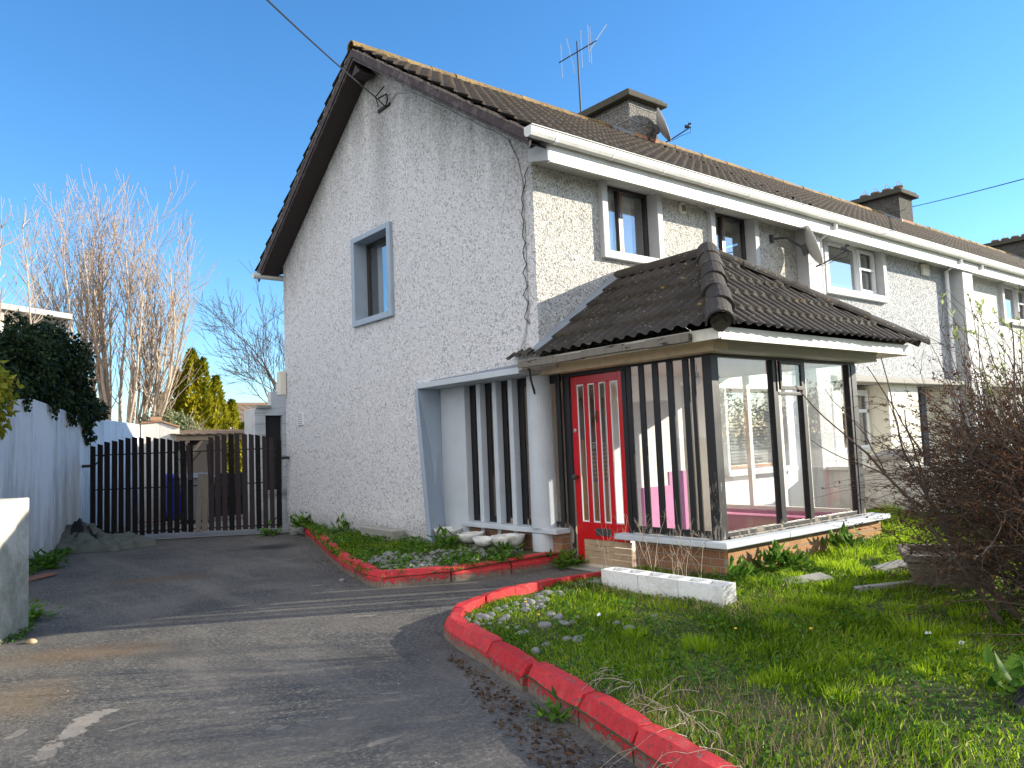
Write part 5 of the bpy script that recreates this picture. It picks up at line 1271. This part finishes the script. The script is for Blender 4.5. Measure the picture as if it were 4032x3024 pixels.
# ivy over the wall
leaf_blob('ivy', 'dark green ivy mass hanging over the tall white wall', 'ivy', [(-4.75, 5.2, 2.35, .40), (-4.75, 6.2, 2.6, .50), (-4.25, 6.6, 2.75, .50), (-4.0, 7.3, 2.95, .55), (-3.6, 7.9, 3.0, .52), (-3.35, 8.5, 2.85, .48), (-3.3, 8.9, 2.6, .40), (-4.0, 7.8, 2.5, .5), (-4.6, 7.2, 2.5, .6), (-3.05, 8.9, 2.25, .36), (-2.9, 9.3, 2.25, .32), (-2.98, 9.0, 1.95, .20), (-2.85, 9.1, 1.75, .12), (-3.75, 7.2, 2.35, .3), (-4.3, 6.0, 2.25, .22), (-3.3, 8.2, 2.2, .3), (-2.6, 9.9, 2.25, .22)], 30000, .075, 'ivy', (-4, 7.4, 0), droop=.7)
leaf_blob('ivy', 'yellow green ivy trailing over the wall top at the left edge', 'ivy', [(-4.72, 4.55, 2.25, .26), (-4.66, 4.75, 2.05, .20), (-4.62, 4.7, 1.8, .14), (-4.60, 4.85, 2.2, .16)], 900, .10, 'ivyy', (-4.7, 4.6, 0), droop=.6)
# grass
def scatter(poly, n, fn):
    xs = [p[0] for p in poly]; ys = [p[1] for p in poly]; x = rng.uniform(min(xs), max(xs), n * 3); y = rng.uniform(min(ys), max(ys), n * 3); k = in_poly(x, y, poly); x, y = x[k][:n], y[k][:n]
    return x, y, fn(x, y)
def lumps(x, y, s): return .5 + .5 * np.sin(x * 2.3 + s) * np.cos(y * 2.9 + s * 1.7) + .35 * np.sin(x * 6.1 - y * 4.3 + s)
LB = [(-.3, -1.12), (-.85, -1.06), (-1.38, -1.08), (-1.74, -1.2), (-2.1, -1.42), (-2.26, -1.6), (-2.38, -1.86), (-2.52, -2.42), (-2.68, -2.98), (-2.84, -3.58), (-2.98, -4.08), (-3.14, -4.68), (-3.3, -5.4), (-2.5, -5.9), (.5, -5.6), (5.45, -3.6), (5.45, 0), (3.42, 0), (3.42, -2.05), (.42, -2.05), (.42, -1.0)]
def grass_patch(name, poly, n, fn, hmean, thin=None, tall=.0, lab=None):
    x, y, z = scatter(poly, n, fn)
    dc = np.hypot(x + 5.64, y + 6.47); keep = rng.uniform(0, 1, len(x)) < np.clip(6.0 / dc, .15, 1) 
    if thin is not None: keep &= rng.uniform(0, 1, len(x)) < thin(x, y)
    x, y, z, dc = x[keep], y[keep], z[keep], dc[keep]; N = len(x)
    lm = lumps(x, y, 1.0); h = hmean * (.35 + 1.15 * np.clip(lm, 0, 1.3)) * rng.uniform(.5, 1.25, N)
    th = rng.uniform(0, 2 * pi, N); base = np.stack([np.sin(x * 3 + y * 2), np.cos(y * 2.6 - x)], 1) * .5
    lean = (np.stack([np.cos(th), np.sin(th)], 1) + base) * (h * rng.uniform(.2, 1.0, N))[:, None]
    tone = np.clip(rng.normal(.30, .16, N) + .30 * (lumps(x, y, 4) - .45), 0, .75); dry = rng.uniform(0, 1, N) < (.05 + .22 * np.clip((lumps(x * .6, y * .6, 2.5) - .85) * 3, 0, 1)); tone[dry] = rng.uniform(.8, 1, dry.sum())
    o = blades(name, np.stack([x, y, z - .005], 1), h, lean, rng.uniform(.0035, .0075, N) * (1 + dc * .06), 'grass', tone)
    o['kind'] = 'stuff'; return o
def thinB(x, y):
    peb = ((x < -.9) & (y > -2.3)) | ((x < -1.7) & (y > -3.2) & (x > -2.7))
    return np.where(peb, .6, 1.0) * np.where((y < -4.3) & (x < -1.4), .45, 1)
grass_patch('lawn_grass', LB, 170000, lawn_z, .046, thinB)
# taller tufts
def tufts(name, spots, fn, mat='grass', n=160, tone0=.55):
    P = []; Hh = []; Ln = []; Tn = []
    for (x, y, h, r) in spots:
        k = int(n * (r / .14)); a = rng.uniform(0, 2 * pi, k); rr = r * rng.uniform(0, 1, k) ** .7; px = x + rr * np.cos(a); py = y + rr * np.sin(a)
        P.append(np.stack([px, py, fn(px, py)], 1)); hh = h * .85 * rng.uniform(.4, 1.1, k); Hh.append(hh); Ln.append(np.stack([np.cos(a), np.sin(a)], 1) * (hh * rng.uniform(.1, .75, k))[:, None]); Tn.append(np.clip(rng.normal(tone0, .1, k), 0, .66 if mat == 'grass' else 1))
    P = np.concatenate(P); Hh = np.concatenate(Hh); return blades(name, P, Hh, np.concatenate(Ln), rng.uniform(.004, .008, len(P)), mat, np.concatenate(Tn))
sp = [(-.55, -4.15, .19, .13), (-.15, -3.3, .13, .12), (-1.0, -3.4, .10, .1), (.45, -3.05, .14, .12), (1.3, -2.6, .16, .2), (2.0, -2.4, .18, .25), (2.8, -2.5, .18, .3), (3.6, -2.2, .2, .3), (4.3, -2.0, .2, .3), (1.9, -3.0, .14, .2), (.1, -4.2, .15, .13), (-1.6, -4.0, .08, .1), (4.8, -1.4, .2, .3), (3.2, -3.2, .16, .3), (-.9, -2.4, .08, .15), (-.75, -4.5, .12, .12), (5.3, -1.2, .18, .15), (5.3, -2.2, .16, .2)]
for k in range(60): sp.append((rng.uniform(-2.2, 2), rng.uniform(-4.6, -2.4), rng.uniform(.06, .11), rng.uniform(.06, .12)))
o = tufts('grass_tufts', sp, lawn_z); o['kind'] = 'stuff'
# dry stalks: along the blocks, the brick wall and the front kerb
def dry_stuff(name, areas, n, hm):
    P = []; Hh = []
    for (x0, x1, y0, y1, wgt) in areas:
        k = int(n * wgt); x = rng.uniform(x0, x1, k); y = rng.uniform(y0, y1, k); P.append(np.stack([x, y, lawn_z(x, y)], 1)); Hh.append(hm * rng.uniform(.3, 1.2, k))
    P = np.concatenate(P); Hh = np.concatenate(Hh); N = len(P); a = rng.uniform(0, 2 * pi, N); lean = np.stack([np.cos(a), np.sin(a)], 1) * (Hh * rng.uniform(.1, .9, N))[:, None]
    o = blades(name, P, Hh, lean, rng.uniform(.002, .004, N), 'dry', rng.uniform(0, 1, N)); o['kind'] = 'stuff'; return o
dry_stuff('dry_stalks', [(-1.0, -.66, -2.9, -1.3, .22), (-.4, .4, -1.9, -1.2, .16), (-2.95, -2.2, -4.6, -3.7, .30), (-3.2, -2.4, -5.3, -4.5, .35), (-1.0, .2, -3.2, -2.7, .12)], 1500, .11)
# dead weeds growing from the blocks against the brick
sg = []
for k in range(22):
    x = rng.uniform(-.40, .3); y = rng.uniform(-2.2, -.95); grow(sg, (x, y, .0), (rng.normal(0, .15), rng.normal(0, .15), 1), rng.uniform(.22, .42), .0028, 2, .55, .0, 3, (2, 3), .55, .0012)
sv = []
for k in range(46):
    t = rng.uniform(0, 1); x = -3.30 + .75 * t + rng.normal(0, .03); y = -4.75 + 1.6 * t; grow(sv, (x + .16, y, .03), (-.8 + rng.normal(0, .3), rng.normal(0, .7), rng.uniform(.0, .8)), rng.uniform(.12, .34), .0024, 1, .6, -.20, 5, (1, 3), .6, .0012, None, .22)
KV = thing('dry_vine', 'dry brown creeper stems trailing over the front red kerb', 'creeper', (-3.1, -4.2, 0)); frusta('stems', sv, 'barkpale', KV, 3)
DW = thing('dead_weed', 'dry brown weed stalks between the white blocks and the brick wall', 'weed', (0, -1.6, 0)); frusta('stems', sg, 'barkpale', DW, 3)
# broad-leaved weeds
def rosette(name, label, x, y, z, r, n, h=.6, mat='weed', group='broad-leaved weeds'):
    t = thing(name, label, 'weed', (x, y, z), group); a = np.sort(rng.uniform(0, 2 * pi, n)); el_ = rng.uniform(-.1, 1.0, n) * h; n = n * 2 if False else n
    d = np.stack([np.cos(a) * np.cos(el_), np.sin(a) * np.cos(el_), np.sin(el_)], 1); c = np.tile([[x, y, z]], (n, 1)) + rng.normal(0, r * .38, (n, 3)) * [1, 1, .0] + np.abs(rng.normal(0, r * .28, (n, 3))) * [0, 0, 1]
    s = np.cross(d, [[0, 0, 1.]]); s /= np.linalg.norm(s, axis=1, keepdims=True) + 1e-6
    cards('leaves', c, d, s, rng.uniform(r * .35, r * .75, n), rng.uniform(r * .16, r * .30, n), mat, t, np.clip(rng.normal(.5, .25, n), 0, 1), fold=.3); return t
rosette('dandelion_plant', 'big dandelion leaves before the first white stone bowls by the recess', -.10, 1.78, .06, .26, 46, 1.1)
rosette('weed', 'dark weed clump filling the far end of the pebble bed at the gate', -.05, 6.2, .05, .28, 150, .9)
rosette('weed', 'small upright weed against the gable wall', -.04, 4.75, .06, .24, 40, 1.5)
rosette('weed', 'low weeds on the drive at the foot of the right gate leaf', -.45, 6.75, -.1, .22, 60, .9)
rosette('weed', 'leafy weed between kerb end and the red door', .30, -.02, -.08, .22, 80, 1.1)
rosette('weed', 'leafy weed before the last stone bowl', -.08, .62, .05, .20, 50, 1.0)
rosette('weed', 'yellow green weed at the porch brick corner', .36, -2.18, .0, .20, 60, 1.3)
rosette('weed', 'bushy bright weed against the lit brick wall', .95, -2.22, .03, .26, 110, 1.2)
rosette('weed', 'leafy weed at the middle of the lit brick wall', 2.2, -2.2, .06, .25, 90, 1.2)
rosette('weed', 'green weed growing under the front kerb on the drive side', -2.98, -3.42, -.1, .13, 40, 1.0)
rosette('weed', 'weeds under the tall white wall behind the low wall', -3.95, 5.6, -.09, .28, 70, .8)
rosette('weed', 'moss and weed at the foot of the low wall at the left edge', -4.62, 1.75, -.1, .2, 60, .7)
# ground-cover leaves in bed A and in the lawn: uncountable
def ground_leaves(name, poly, n, fn, L, mat, zoff=.015, thin=None, up=.7):
    x, y, z = scatter(poly, n, fn); 
    if thin is not None: k = rng.uniform(0, 1, len(x)) < thin(x, y); x, y, z = x[k], y[k], z[k]
    N = len(x); a = rng.uniform(0, 2 * pi, N); e = rng.uniform(.0, up, N); d = np.stack([np.cos(a) * np.cos(e), np.sin(a) * np.cos(e), np.sin(e)], 1); s = perp(d); s[:, 2] *= .4; s /= np.linalg.norm(s, axis=1, keepdims=True)
    o = cards(name, np.stack([x, y, z + rng.uniform(0, zoff, N)], 1), d, s, rng.uniform(L * .5, L * 1.3, N), rng.uniform(L * .25, L * .6, N), mat, None, np.clip(rng.normal(.4, .25, N), 0, 1)); o['kind'] = 'stuff'; return o
ground_leaves('bed_weeds', BEDA, 9500, bed_z, .06, 'weed', .05, lambda x, y: np.clip(lumps(x * 1.5, y * 1.5, .4), .12, 1) * np.where((x > .28) | ((x > -.15) & (y < 2.4)), 0.05, 1))
grass_patch('bed_grass', BEDA, 26000, bed_z, .05, lambda x, y: np.where(x > .05, 0, 1) * np.clip((y - 1.2) / 1.2, .10, 1))
ground_leaves('lawn_weeds', LB, 26000, lawn_z, .045, 'weed', .035, lambda x, y: np.clip(lumps(x * 1.7, y * 1.7, 3.3), .05, 1))
ground_leaves('leaf_litter', [(-3.0, -3.3), (-3.25, -4.3), (-3.5, -5.2), (-3.75, -5.3), (-3.55, -4.2), (-3.25, -3.3), (-2.85, -2.4), (-2.70, -2.0), (-2.66, -2.0), (-2.76, -2.5)], 1500, lambda x, y: x * 0 - .098, .035, 'mulch', .012, up=.5)
ground_leaves('kerb_litter', [(.05, 6.6), (-.4, 5.3), (-1.2, 2.95), (-1.78, .9), (-1.95, .9), (-1.45, 2.9), (-.75, 4.9), (-.1, 6.6)], 1100, lambda x, y: x * 0 - .098, .022, 'mulch', .008, up=.4)
ground_leaves('wall_moss', [(-4.65, 4.9), (-4.05, 6.25), (-2.98, 8.8), (-2.9, 8.5), (-3.7, 6.2), (-4.3, 4.7)], 4200, lambda x, y: x * 0 - .085, .045, 'weed', .08, up=.8)
ground_leaves('wall_foot_moss', [(-5.3, .8), (-4.66, 2.3), (-4.45, 2.2), (-4.75, .9)], 1500, lambda x, y: x * 0 - .095, .035, 'weed', .03, up=.6)

# pebbles
def pebbles(name, pts, fn, rlo, rhi, mat):
    V = []; Fc = []
    bm = bmesh.new(); bmesh.ops.create_icosphere(bm, subdivisions=2, radius=1); base = np.array([v.co[:] for v in bm.verts]); fc = [[v.index for v in f.verts] for f in bm.faces]; bm.free()
    nb = len(base)
    for (x, y) in pts:
        r = rng.uniform(rlo, rhi); s = np.array([r * rng.uniform(.9, 1.4), r * rng.uniform(.8, 1.1), r * rng.uniform(.5, .8)]); a = rng.uniform(0, pi)
        q = base * s * (1 + .12 * np.sin(base[:, [1, 2, 0]] * 3 + rng.uniform(0, 6))); ca, sa = cos(a), sin(a)
        q = np.stack([q[:, 0] * ca - q[:, 1] * sa, q[:, 0] * sa + q[:, 1] * ca, q[:, 2]], 1) + [x, y, fn(x, y) + s[2] * .45]
        Fc += [[i + len(V) * nb for i in f] for f in fc]; V.append(q)
    V = np.concatenate(V); Fc = np.array(Fc); o = mesh_np(name, V, Fc.reshape(-1), np.arange(len(Fc)) * 3, np.full(len(Fc), 3), mat, smooth=True); o['kind'] = 'stuff'; return o
pt = [(rng.uniform(-1.55, .15), rng.uniform(.5, 1.6)) for _ in range(230)] + [(rng.uniform(-.12, .0), rng.uniform(2.3, 6)) for _ in range(90)]
pt = [q for q in pt if in_poly(np.array([q[0]]), np.array([q[1]]), [(-1.5, .8), (-1.52, .75), (-.9, .48), (-.3, .36), (.2, .34), (.2, 2.2), (.02, 6.3), (-.2, 6), (-1.3, 2.0)])[0]]
pt += [(-1.1 + rng.uniform(-.1, .3), 1.3 + rng.uniform(-.3, .6)) for _ in range(40)]
pebbles('bed_pebbles', pt, bed_z, .018, .052, 'stone')
pt = []
for _ in range(90):
    t = rng.uniform(0, 1); x = -.35 - 1.9 * t + rng.normal(0, .05); y = -1.18 - .38 * t * t - abs(rng.normal(0, .16)); pt.append((x, y))
for _ in range(30): pt.append((rng.uniform(-2.45, -1.2), rng.uniform(-2.7, -1.6)))
pt = [q for q in pt if in_poly(np.array([q[0]]), np.array([q[1]]), LB)[0]]
pebbles('lawn_pebbles', pt, lawn_z, .014, .046, 'stone')
pt = [(rng.uniform(-5.4, -1.2), rng.uniform(-4.8, 6.5)) for _ in range(260)]
pt = [q for q in pt if not in_poly(np.array([q[0]]), np.array([q[1]]), KA + [(3, .2), (3, 7)])[0] and not in_poly(np.array([q[0]]), np.array([q[1]]), BEDB)[0]]
pebbles('driveway_grit', pt, lambda x, y: -.1, .0015, .005, 'debris')
for nm, lab, x, y, z, r_, mt in (('stone', 'lone orange brown stone on the sunlit driveway at left', -4.72, .78, -.1, .042, 'board'), ('stone', 'grey stone beside the end of the kerb at the gate', -.14, 6.45, -.1, .075, 'stone'), ('stone', 'small pale stone at the foot of the corner kerb', -1.78, 1.35, -.1, .035, 'stone'), ('stone', 'two cobbles by the door step', .05, -.78, -.08, .07, 'stone')):
    o = pebbles(nm, [(x, y)], lambda a, c: z, r_ * .9, r_, mt); del o['kind']; tag(o, lab, 'stone')

# stone bowls by the recess
for k, (x, y, r_, lab, tl) in enumerate(((.17, 2.18, .19, 'whitewashed stone bowl at the foot of the splayed frame', .05), (.08, 1.55, .17, 'whitewashed stone bowl below the recess sill, second from the left', -.05), (-.02, 1.14, .13, 'small flaking white stone bowl tilted against the last one', .30), (.08, .80, .20, 'dirty white stone bowl nearest the column', -.08))):
    b = MB(); n = 26; prof = [(.55, 0), (.85, .25), (1.0, .62), (1.02, .80), (.9, .80), (.8, .45), (.3, .3)]
    b.lathe((0, 0, 0), [(p_ * r_, h * r_ * .85) for p_, h in prof], n)
    b.v = [(x + a, y + c + tl * h * .3, .10 + h + a * 0 + tl * c * .35) for a, c, h in b.v]
    tag(b.build('stone_bowl', 'whitestone', jit=.0015, smooth=True), lab, 'stone bowl', 'white stone bowls beside the recess')
b = MB(); b.hexa([(-.22, 2.95, .03), (-.06, 2.95, .03), (-.06, 3.85, .03), (-.22, 3.85, .03), (-.25, 2.92, .19), (-.04, 2.92, .19), (-.04, 3.88, .19), (-.25, 3.88, .19)]); tag(b.build('stone_trough', 'concrete', bevel=.015, jit=.004), 'grey weathered stone trough lying against the gable wall', 'trough')
# painted hollow blocks
y = -1.41
for k in range(3):
    y1 = y - .43; b = MB(); x0, x1 = -.61, -.43; h0, h1 = -.07, .145; t = .026
    b.box(x0, y1, h0, x0 + t, y, h1).box(x1 - t, y1, h0, x1, y, h1).box(x0 + t, y1, h0, x1 - t, y1 + t, h1).box(x0 + t, y - t, h0, x1 - t, y, h1).box(x0 + t, (y + y1) / 2 - .015, h0, x1 - t, (y + y1) / 2 + .015, h1).box(x0 + t, y1 + t, h0, x1 - t, y - t, h0 + .05)
    dk_ = MB(); dk_.box(x0 + t + .002, y1 + t + .002, h0 + .051, x1 - t - .002, (y + y1) / 2 - .017, h1 - .09).box(x0 + t + .002, (y + y1) / 2 + .017, h0 + .051, x1 - t - .002, y - t - .002, h1 - .09)
    bo_ =tag(b.build('concrete_block', 'block', bevel=.003, jit=.001), ('white painted hollow block nearest the red door', 'middle white painted hollow block of the row', 'white painted hollow block at the brick corner end of the row')[k], 'concrete block', 'row of white hollow blocks on the lawn')
    dk_.build('hole_shade_fill', 'dark', bo_)  # near-black fill paints the shade inside the block holes
    y = y1 - .004
# planter, slabs
PL = thing('planter', 'square stepped pebbled concrete planter half hidden by the shrub', 'planter', (1.25, -3.65, .0))
def taper(b, cx, cy, z0, z1, r0, r1, rot):
    P = []
    for z, r_ in ((z0, r0), (z1, r1)):
        for k in range(4): a = rot + pi / 4 + k * pi / 2; P.append((cx + r_ * cos(a), cy + r_ * sin(a), z))
    b.hexa(P)
b = MB(); taper(b, 1.22, -3.62, .0, .22, .36, .46, .5); b.build('planter_body', 'planter', PL, bevel=.01, jit=.004)
b = MB(); 
cx, cy, rot = 1.22, -3.62, .5
for k in range(4):
    a0 = rot + pi / 4 + k * pi / 2; a1 = a0 + pi / 2; po0 = (cx + .50 * cos(a0), cy + .50 * sin(a0)); po1 = (cx + .50 * cos(a1), cy + .50 * sin(a1)); pi0 = (cx + .38 * cos(a0), cy + .38 * sin(a0)); pi1 = (cx + .38 * cos(a1), cy + .38 * sin(a1))
    b.hexa([(*po0, .221), (*po1, .221), (*pi1, .221), (*pi0, .221), (*po0, .28), (*po1, .28), (*pi1, .28), (*pi0, .28)])
b.build('planter_rim', 'planter', PL, bevel=.008, jit=.003)
b = MB(); taper(b, cx, cy, .2205, .24, .38, .38, rot); b.build('planter_soil', 'soil', PL)
for lab, p, q, wd, h in (('broken grey slab lying in the grass by the brick corner', (.35, -2.62, .02), (.72, -2.82, .05), .22, .035), ('narrow brick edged slab in the grass before the planter', (.50, -3.18, .01), (1.0, -3.48, .03), .07, .05), ('thin stone slab leaning by the planter', (1.25, -3.0, .05), (1.5, -3.15, .10), .22, .03)):
    b = MB(); b.obox(p, q, wd, h); tag(b.build('broken_slab', 'concrete', bevel=.008, jit=.004), lab, 'slab', 'broken slabs in the lawn')
# litter and flowers on the lawn
for lab, x, y in (('crumpled white litter scrap on the lawn at right', -.62, -4.42), ('small white litter scrap near the front of the lawn', -1.6, -2.35), ('pale litter scrap deeper in the lawn', -.55, -4.2)):
    b = MB(); z = float(lawn_z(x, y)) + .03; c = [(x + rng.normal(0, .02), y + rng.normal(0, .02), z + rng.normal(0, .008)) for _ in range(8)]
    b.hexa([(x - .018, y - .012, z), (x + .014, y - .016, z + .006), (x + .018, y + .013, z), (x - .012, y + .016, z + .003), (x - .010, y - .006, z + .014), (x + .010, y - .012, z + .020), (x + .013, y + .008, z + .010), (x - .009, y + .012, z + .018)])
    tag(b.build('litter_scrap', 'paper', jit=.006), lab, 'litter', 'scraps of litter on the lawn')
fl = [(-1.35, -3.35), (-1.05, -3.7), (-1.95, -2.1), (.95, -2.25), (2.45, -2.3), (2.7, -2.5), (-1.7, -1.65), (.6, -3.9)]
for k, (x, y) in enumerate(fl):
    r = thing('dandelion', 'yellow dandelion flower ' + ('left of the front lawn centre', 'low in the middle of the front lawn', 'near the kerb tip pebbles', 'before the bright weed at the brick wall', 'at the right end of the brick wall', 'in the long grass under the right porch post', 'beside the pebbles behind the front kerb', 'right of the lawn near the planter')[k], 'flower', (x, y, 0), 'dandelion flowers')
    z = float(lawn_z(x, y)) + .075; b = MB(); b.tube([(x, y, z - .08), (x, y, z)], .002, 5); b.build('stem', 'weed', r)
    b = MB(); b.lathe((x, y, z), [(.003, 0), (.011, .005), (.010, .010), (.003, .012)], 10); b.build('petals', 'yellowpetal', r)
# tarp heaped by the gate
def cloth(name, label, cx, cy, rx, ry, h, mat, rot=0, seed=0):
    r2 = np.random.default_rng(seed); n = 90; u = np.linspace(-1, 1, n); X, Y = np.meshgrid(u, u); rr = np.sqrt(X ** 2 + Y ** 2)
    env = np.clip(1 - rr ** 1.6, 0, 1) ** .7; Z = 0
    ph = r2.uniform(0, 6, 12)
    w1 = X + .25 * np.sin(3 * Y + ph[0]); w2 = Y + .25 * np.sin(3.3 * X + ph[1])
    fold = np.abs(np.sin(5.5 * w1 + 2 * w2 + ph[2])) * .35 + np.abs(np.sin(8 * w2 - 3 * w1 + ph[3])) * .28 + np.abs(np.sin(15 * w1 + 9 * w2 + ph[4])) * .12
    Z = env * (.45 + .75 * np.exp(-((X + .45) ** 2 + (Y - .3) ** 2) * 4) - .25 * np.exp(-((X - .1) ** 2 + (Y - .1) ** 2) * 8)) * h + env ** .3 * (1 - fold * 1.6) * h * .32
    edge = 1 + .10 * np.sin(7 * np.arctan2(Y, X) + ph[5]) + .06 * np.sin(13 * np.arctan2(Y, X) + ph[6])
    px = X * rx * edge; py = Y * ry * edge; keep = rr < 1
    Z = np.where(rr > .93, 0, Z)
    c, s = cos(rot), sin(rot); V = np.stack([cx + px * c - py * s, cy + px * s + py * c, -.095 + Z], -1).reshape(-1, 3)
    I = np.arange(n * n).reshape(n, n); q = np.stack([I[:-1, :-1], I[:-1, 1:], I[1:, 1:], I[1:, :-1]], -1).reshape(-1, 4); kk = keep.reshape(-1)[q].all(1); q = q[kk]
    o = mesh_np(name, V, q.reshape(-1), np.arange(len(q)) * 4, np.full(len(q), 4), mat, smooth=True); return tag(o, label, 'tarpaulin')
cloth('tarpaulin', 'crumpled dark green canvas heaped against the left gate leaf', -2.98, 7.55, .88, .52, .42, 'tarp', R_(-33), 3)
cloth('plastic_sheet', 'black plastic sheet folded in the crumpled canvas by the gate', -3.1, 7.5, .42, .11, .46, 'tarpd', R_(-33), 5)
b = MB(); b.obox((-4.35, 4.55, -.085), (-4.0, 4.85, -.075), .2, .02); tag(b.build('broken_board', 'pave', bevel=.004), 'reddish broken board lying by the left wall foot', 'board')

# foreground shrub at the right edge
SB = thing('shrub', 'dense bare stemmed shrub with bronze leaf clusters at the right edge', 'shrub', (1.3, -4.3, 0))
sg = []; tips = []
cxs = [(.18, -4.62), (.42, -4.50), (.70, -4.40), (1.0, -4.30), (.30, -4.85), (.75, -4.65), (.0, -4.85), (1.2, -4.45)]
view = np.array([-.93, .35, 0])
for k in range(560):
    cx, cy = cxs[rng.integers(0, 8)]; cx += rng.normal(0, .16); cy += rng.normal(0, .12)
    a = rng.uniform(0, 2 * pi); e = rng.uniform(.15, 1.3); d = np.array([cos(a) * cos(e), sin(a) * cos(e), sin(e)])
    z0 = rng.uniform(.0, 1.0); L_ = rng.uniform(.40, .72)
    grow(sg, (cx, cy, z0), d, L_, .0065, 2, .55, -.035, 4, (3, 5), .58, .0013, tips, .12)
for k in range(16):
    cx, cy = cxs[rng.integers(0, 8)]; d = rng.normal(0, .4, 3); d[2] = 1
    grow(sg, (cx + rng.normal(0, .08), cy + rng.normal(0, .08), -.03), d, rng.uniform(1.0, 1.5), .017, 1, .5, .02, 7, (3, 5), .5, .003, None, .10)
# long arching sprays towards the house and the camera's left
for k in range(46):
    cx, cy = cxs[rng.integers(0, 6)]; z0 = rng.uniform(.5, 1.3); d = np.array([-.45, .70, .0]) + rng.normal(0, .25, 3) + np.array([0, 0, .12])
    grow(sg, (cx, cy, z0), d, rng.uniform(.55, .95), .005, 1, .4, -.03, 6, (3, 5), .45, .0013, tips, .07)
frusta('stems', sg, 'shrubbark', SB, 3)
S_ = np.array(sg); fine = S_[S_[:, 6] < .0036]; k = rng.choice(len(fine), 16000); t = rng.uniform(0, 1, (16000, 1)); c = fine[k, :3] * (1 - t) + fine[k, 3:6] * t
keepz = rng.uniform(0, 1, len(c)) < np.clip((c[:, 2] - .15) / .7, .12, 1); c = c[keepz]
c = np.repeat(c, 4, 0); a = rand_unit(len(c)); cards('leaves', c, a, perp(a), rng.uniform(.014, .028, len(c)), rng.uniform(.006, .012, len(c)), 'redleaf', SB, rng.uniform(0, 1, len(c)))
S2 = thing('tall_shrub', 'long thin upright stems with fresh green tips rising above the bronze shrub', 'shrub', (2.0, -3.9, 0))
sg = []
for (x, y, lean, h) in ((1.75, -3.85, -.10, 2.25), (1.85, -3.8, -.04, 2.35), (2.0, -3.85, .02, 2.5), (1.7, -3.8, -.22, 2.0), (2.15, -3.9, .05, 2.35), (1.95, -3.75, -.16, 2.3), (2.1, -3.8, -.02, 2.15), (2.25, -3.85, .08, 2.6), (1.6, -3.8, -.30, 1.95), (2.2, -3.7, -.08, 2.3), *[(rng.uniform(2.6, 3.6), rng.uniform(-5.3, -4.45), rng.uniform(-.12, .12), rng.uniform(2.0, 2.6)) for _ in range(5)]):
    x -= 1.0; y -= .42; h *= .93
    p = np.array([x, y, .5]); d = np.array([lean * .93, lean * -.35 + .06, 1.0]); r = .009; n = 9
    for s in range(n):
        d = d + rng.normal(0, .04, 3); d /= np.linalg.norm(d); q = p + d * (h - .5) / n; r1 = max(.002, r * .86); sg.append((*p, *q, r, r1))
        if s > 2 and rng.uniform() < .55: a = rand_unit(1)[0]; a[2] = abs(a[2]) + .6; grow(sg, q, a, rng.uniform(.12, .35), .0028, 0, .4, .05, 3, (1, 2), .5, .0014)
        p, r = q, r1
frusta('stems', sg, 'shrubbark', S2, 4)
S_ = np.array(sg); hi = S_[(S_[:, 2] > 1.35)]; hi = hi[hi[:, 0] > .95]; k = rng.choice(len(hi), 420); t = rng.uniform(0, 1, (420, 1)); c = hi[k, :3] * (1 - t) + hi[k, 3:6] * t; a = rand_unit(420) * .8 + [0, 0, .8]; a /= np.linalg.norm(a, axis=1, keepdims=True)
cards('leaves', c, a, perp(a), rng.uniform(.03, .055, 420), rng.uniform(.012, .022, 420), 'budleaf', S2, rng.uniform(0, 1, 420))
rosette('weed', 'broad leaves in the dark corner at the bottom right', -1.35, -5.0, .0, .24, 40, 1.1)
b = MB()
cloth('black_sheet', 'dark sheet lying under the shrub at the bottom right corner', -1.30, -5.12, .36, .22, .10, 'tarpd', .3, 9).location.z = .08

# street tree up-sun of the drive: throws the soft bars over the asphalt and shows in the porch glass
for (x, y, s_, lab, seed) in ((10.4, -10.2, 1.0, 'bare street tree across the front garden, outside the view to the right', 2),):
    rng = np.random.default_rng(seed); t = thing('street_tree', lab, 'tree', (x, y, -.1), 'street trees by the road'); sg = []
    sg.append((x, y, -.1, x + .05, y, 2.0, .14 * s_, .11 * s_))
    for k in range(7): a = rand_unit(1)[0]; a[2] = abs(a[2]) + .5; grow(sg, (x + .05, y, 1.8 + .12 * k), a, 2.0 * s_, .045, 3, .6, .05, 4, (2, 4), .70, .006)
    frusta('trunk', sg, 'barkdark', t, 4)
rng = np.random.default_rng(77); n = 30000; fx = rng.uniform(-20, 95, n); fh = 4.6 + 1.5 * np.sin(fx * .35) + 1.3 * np.sin(fx * .9 + 1); fz = fh * rng.uniform(0, 1, n) ** .8
fc = np.stack([fx, -52 + .12 * fx + rng.uniform(-3, 3, n), fz], 1); fa = rand_unit(n)
tag(cards('added_far_trees', fc, fa, perp(fa), rng.uniform(.2, .5, n), rng.uniform(.15, .4, n), 'ivy', None, rng.uniform(0, 1, n)), kind='stuff')  # unseen tree line added to hide the yellow horizon in the glass reflections
AE.location.x += .14
cable('overhead_cable', 'thin overhead wire running from the gable bracket up to the sky at left', (-.16, 3.20, 6.42), (-4.23, -1.5, 4.79), .04, .009)
cable('overhead_cable', 'thin overhead wire from the second chimney out to the right', (16.5, 2.9, 7.42), (6.6, -5.2, 4.75), .05, .010)
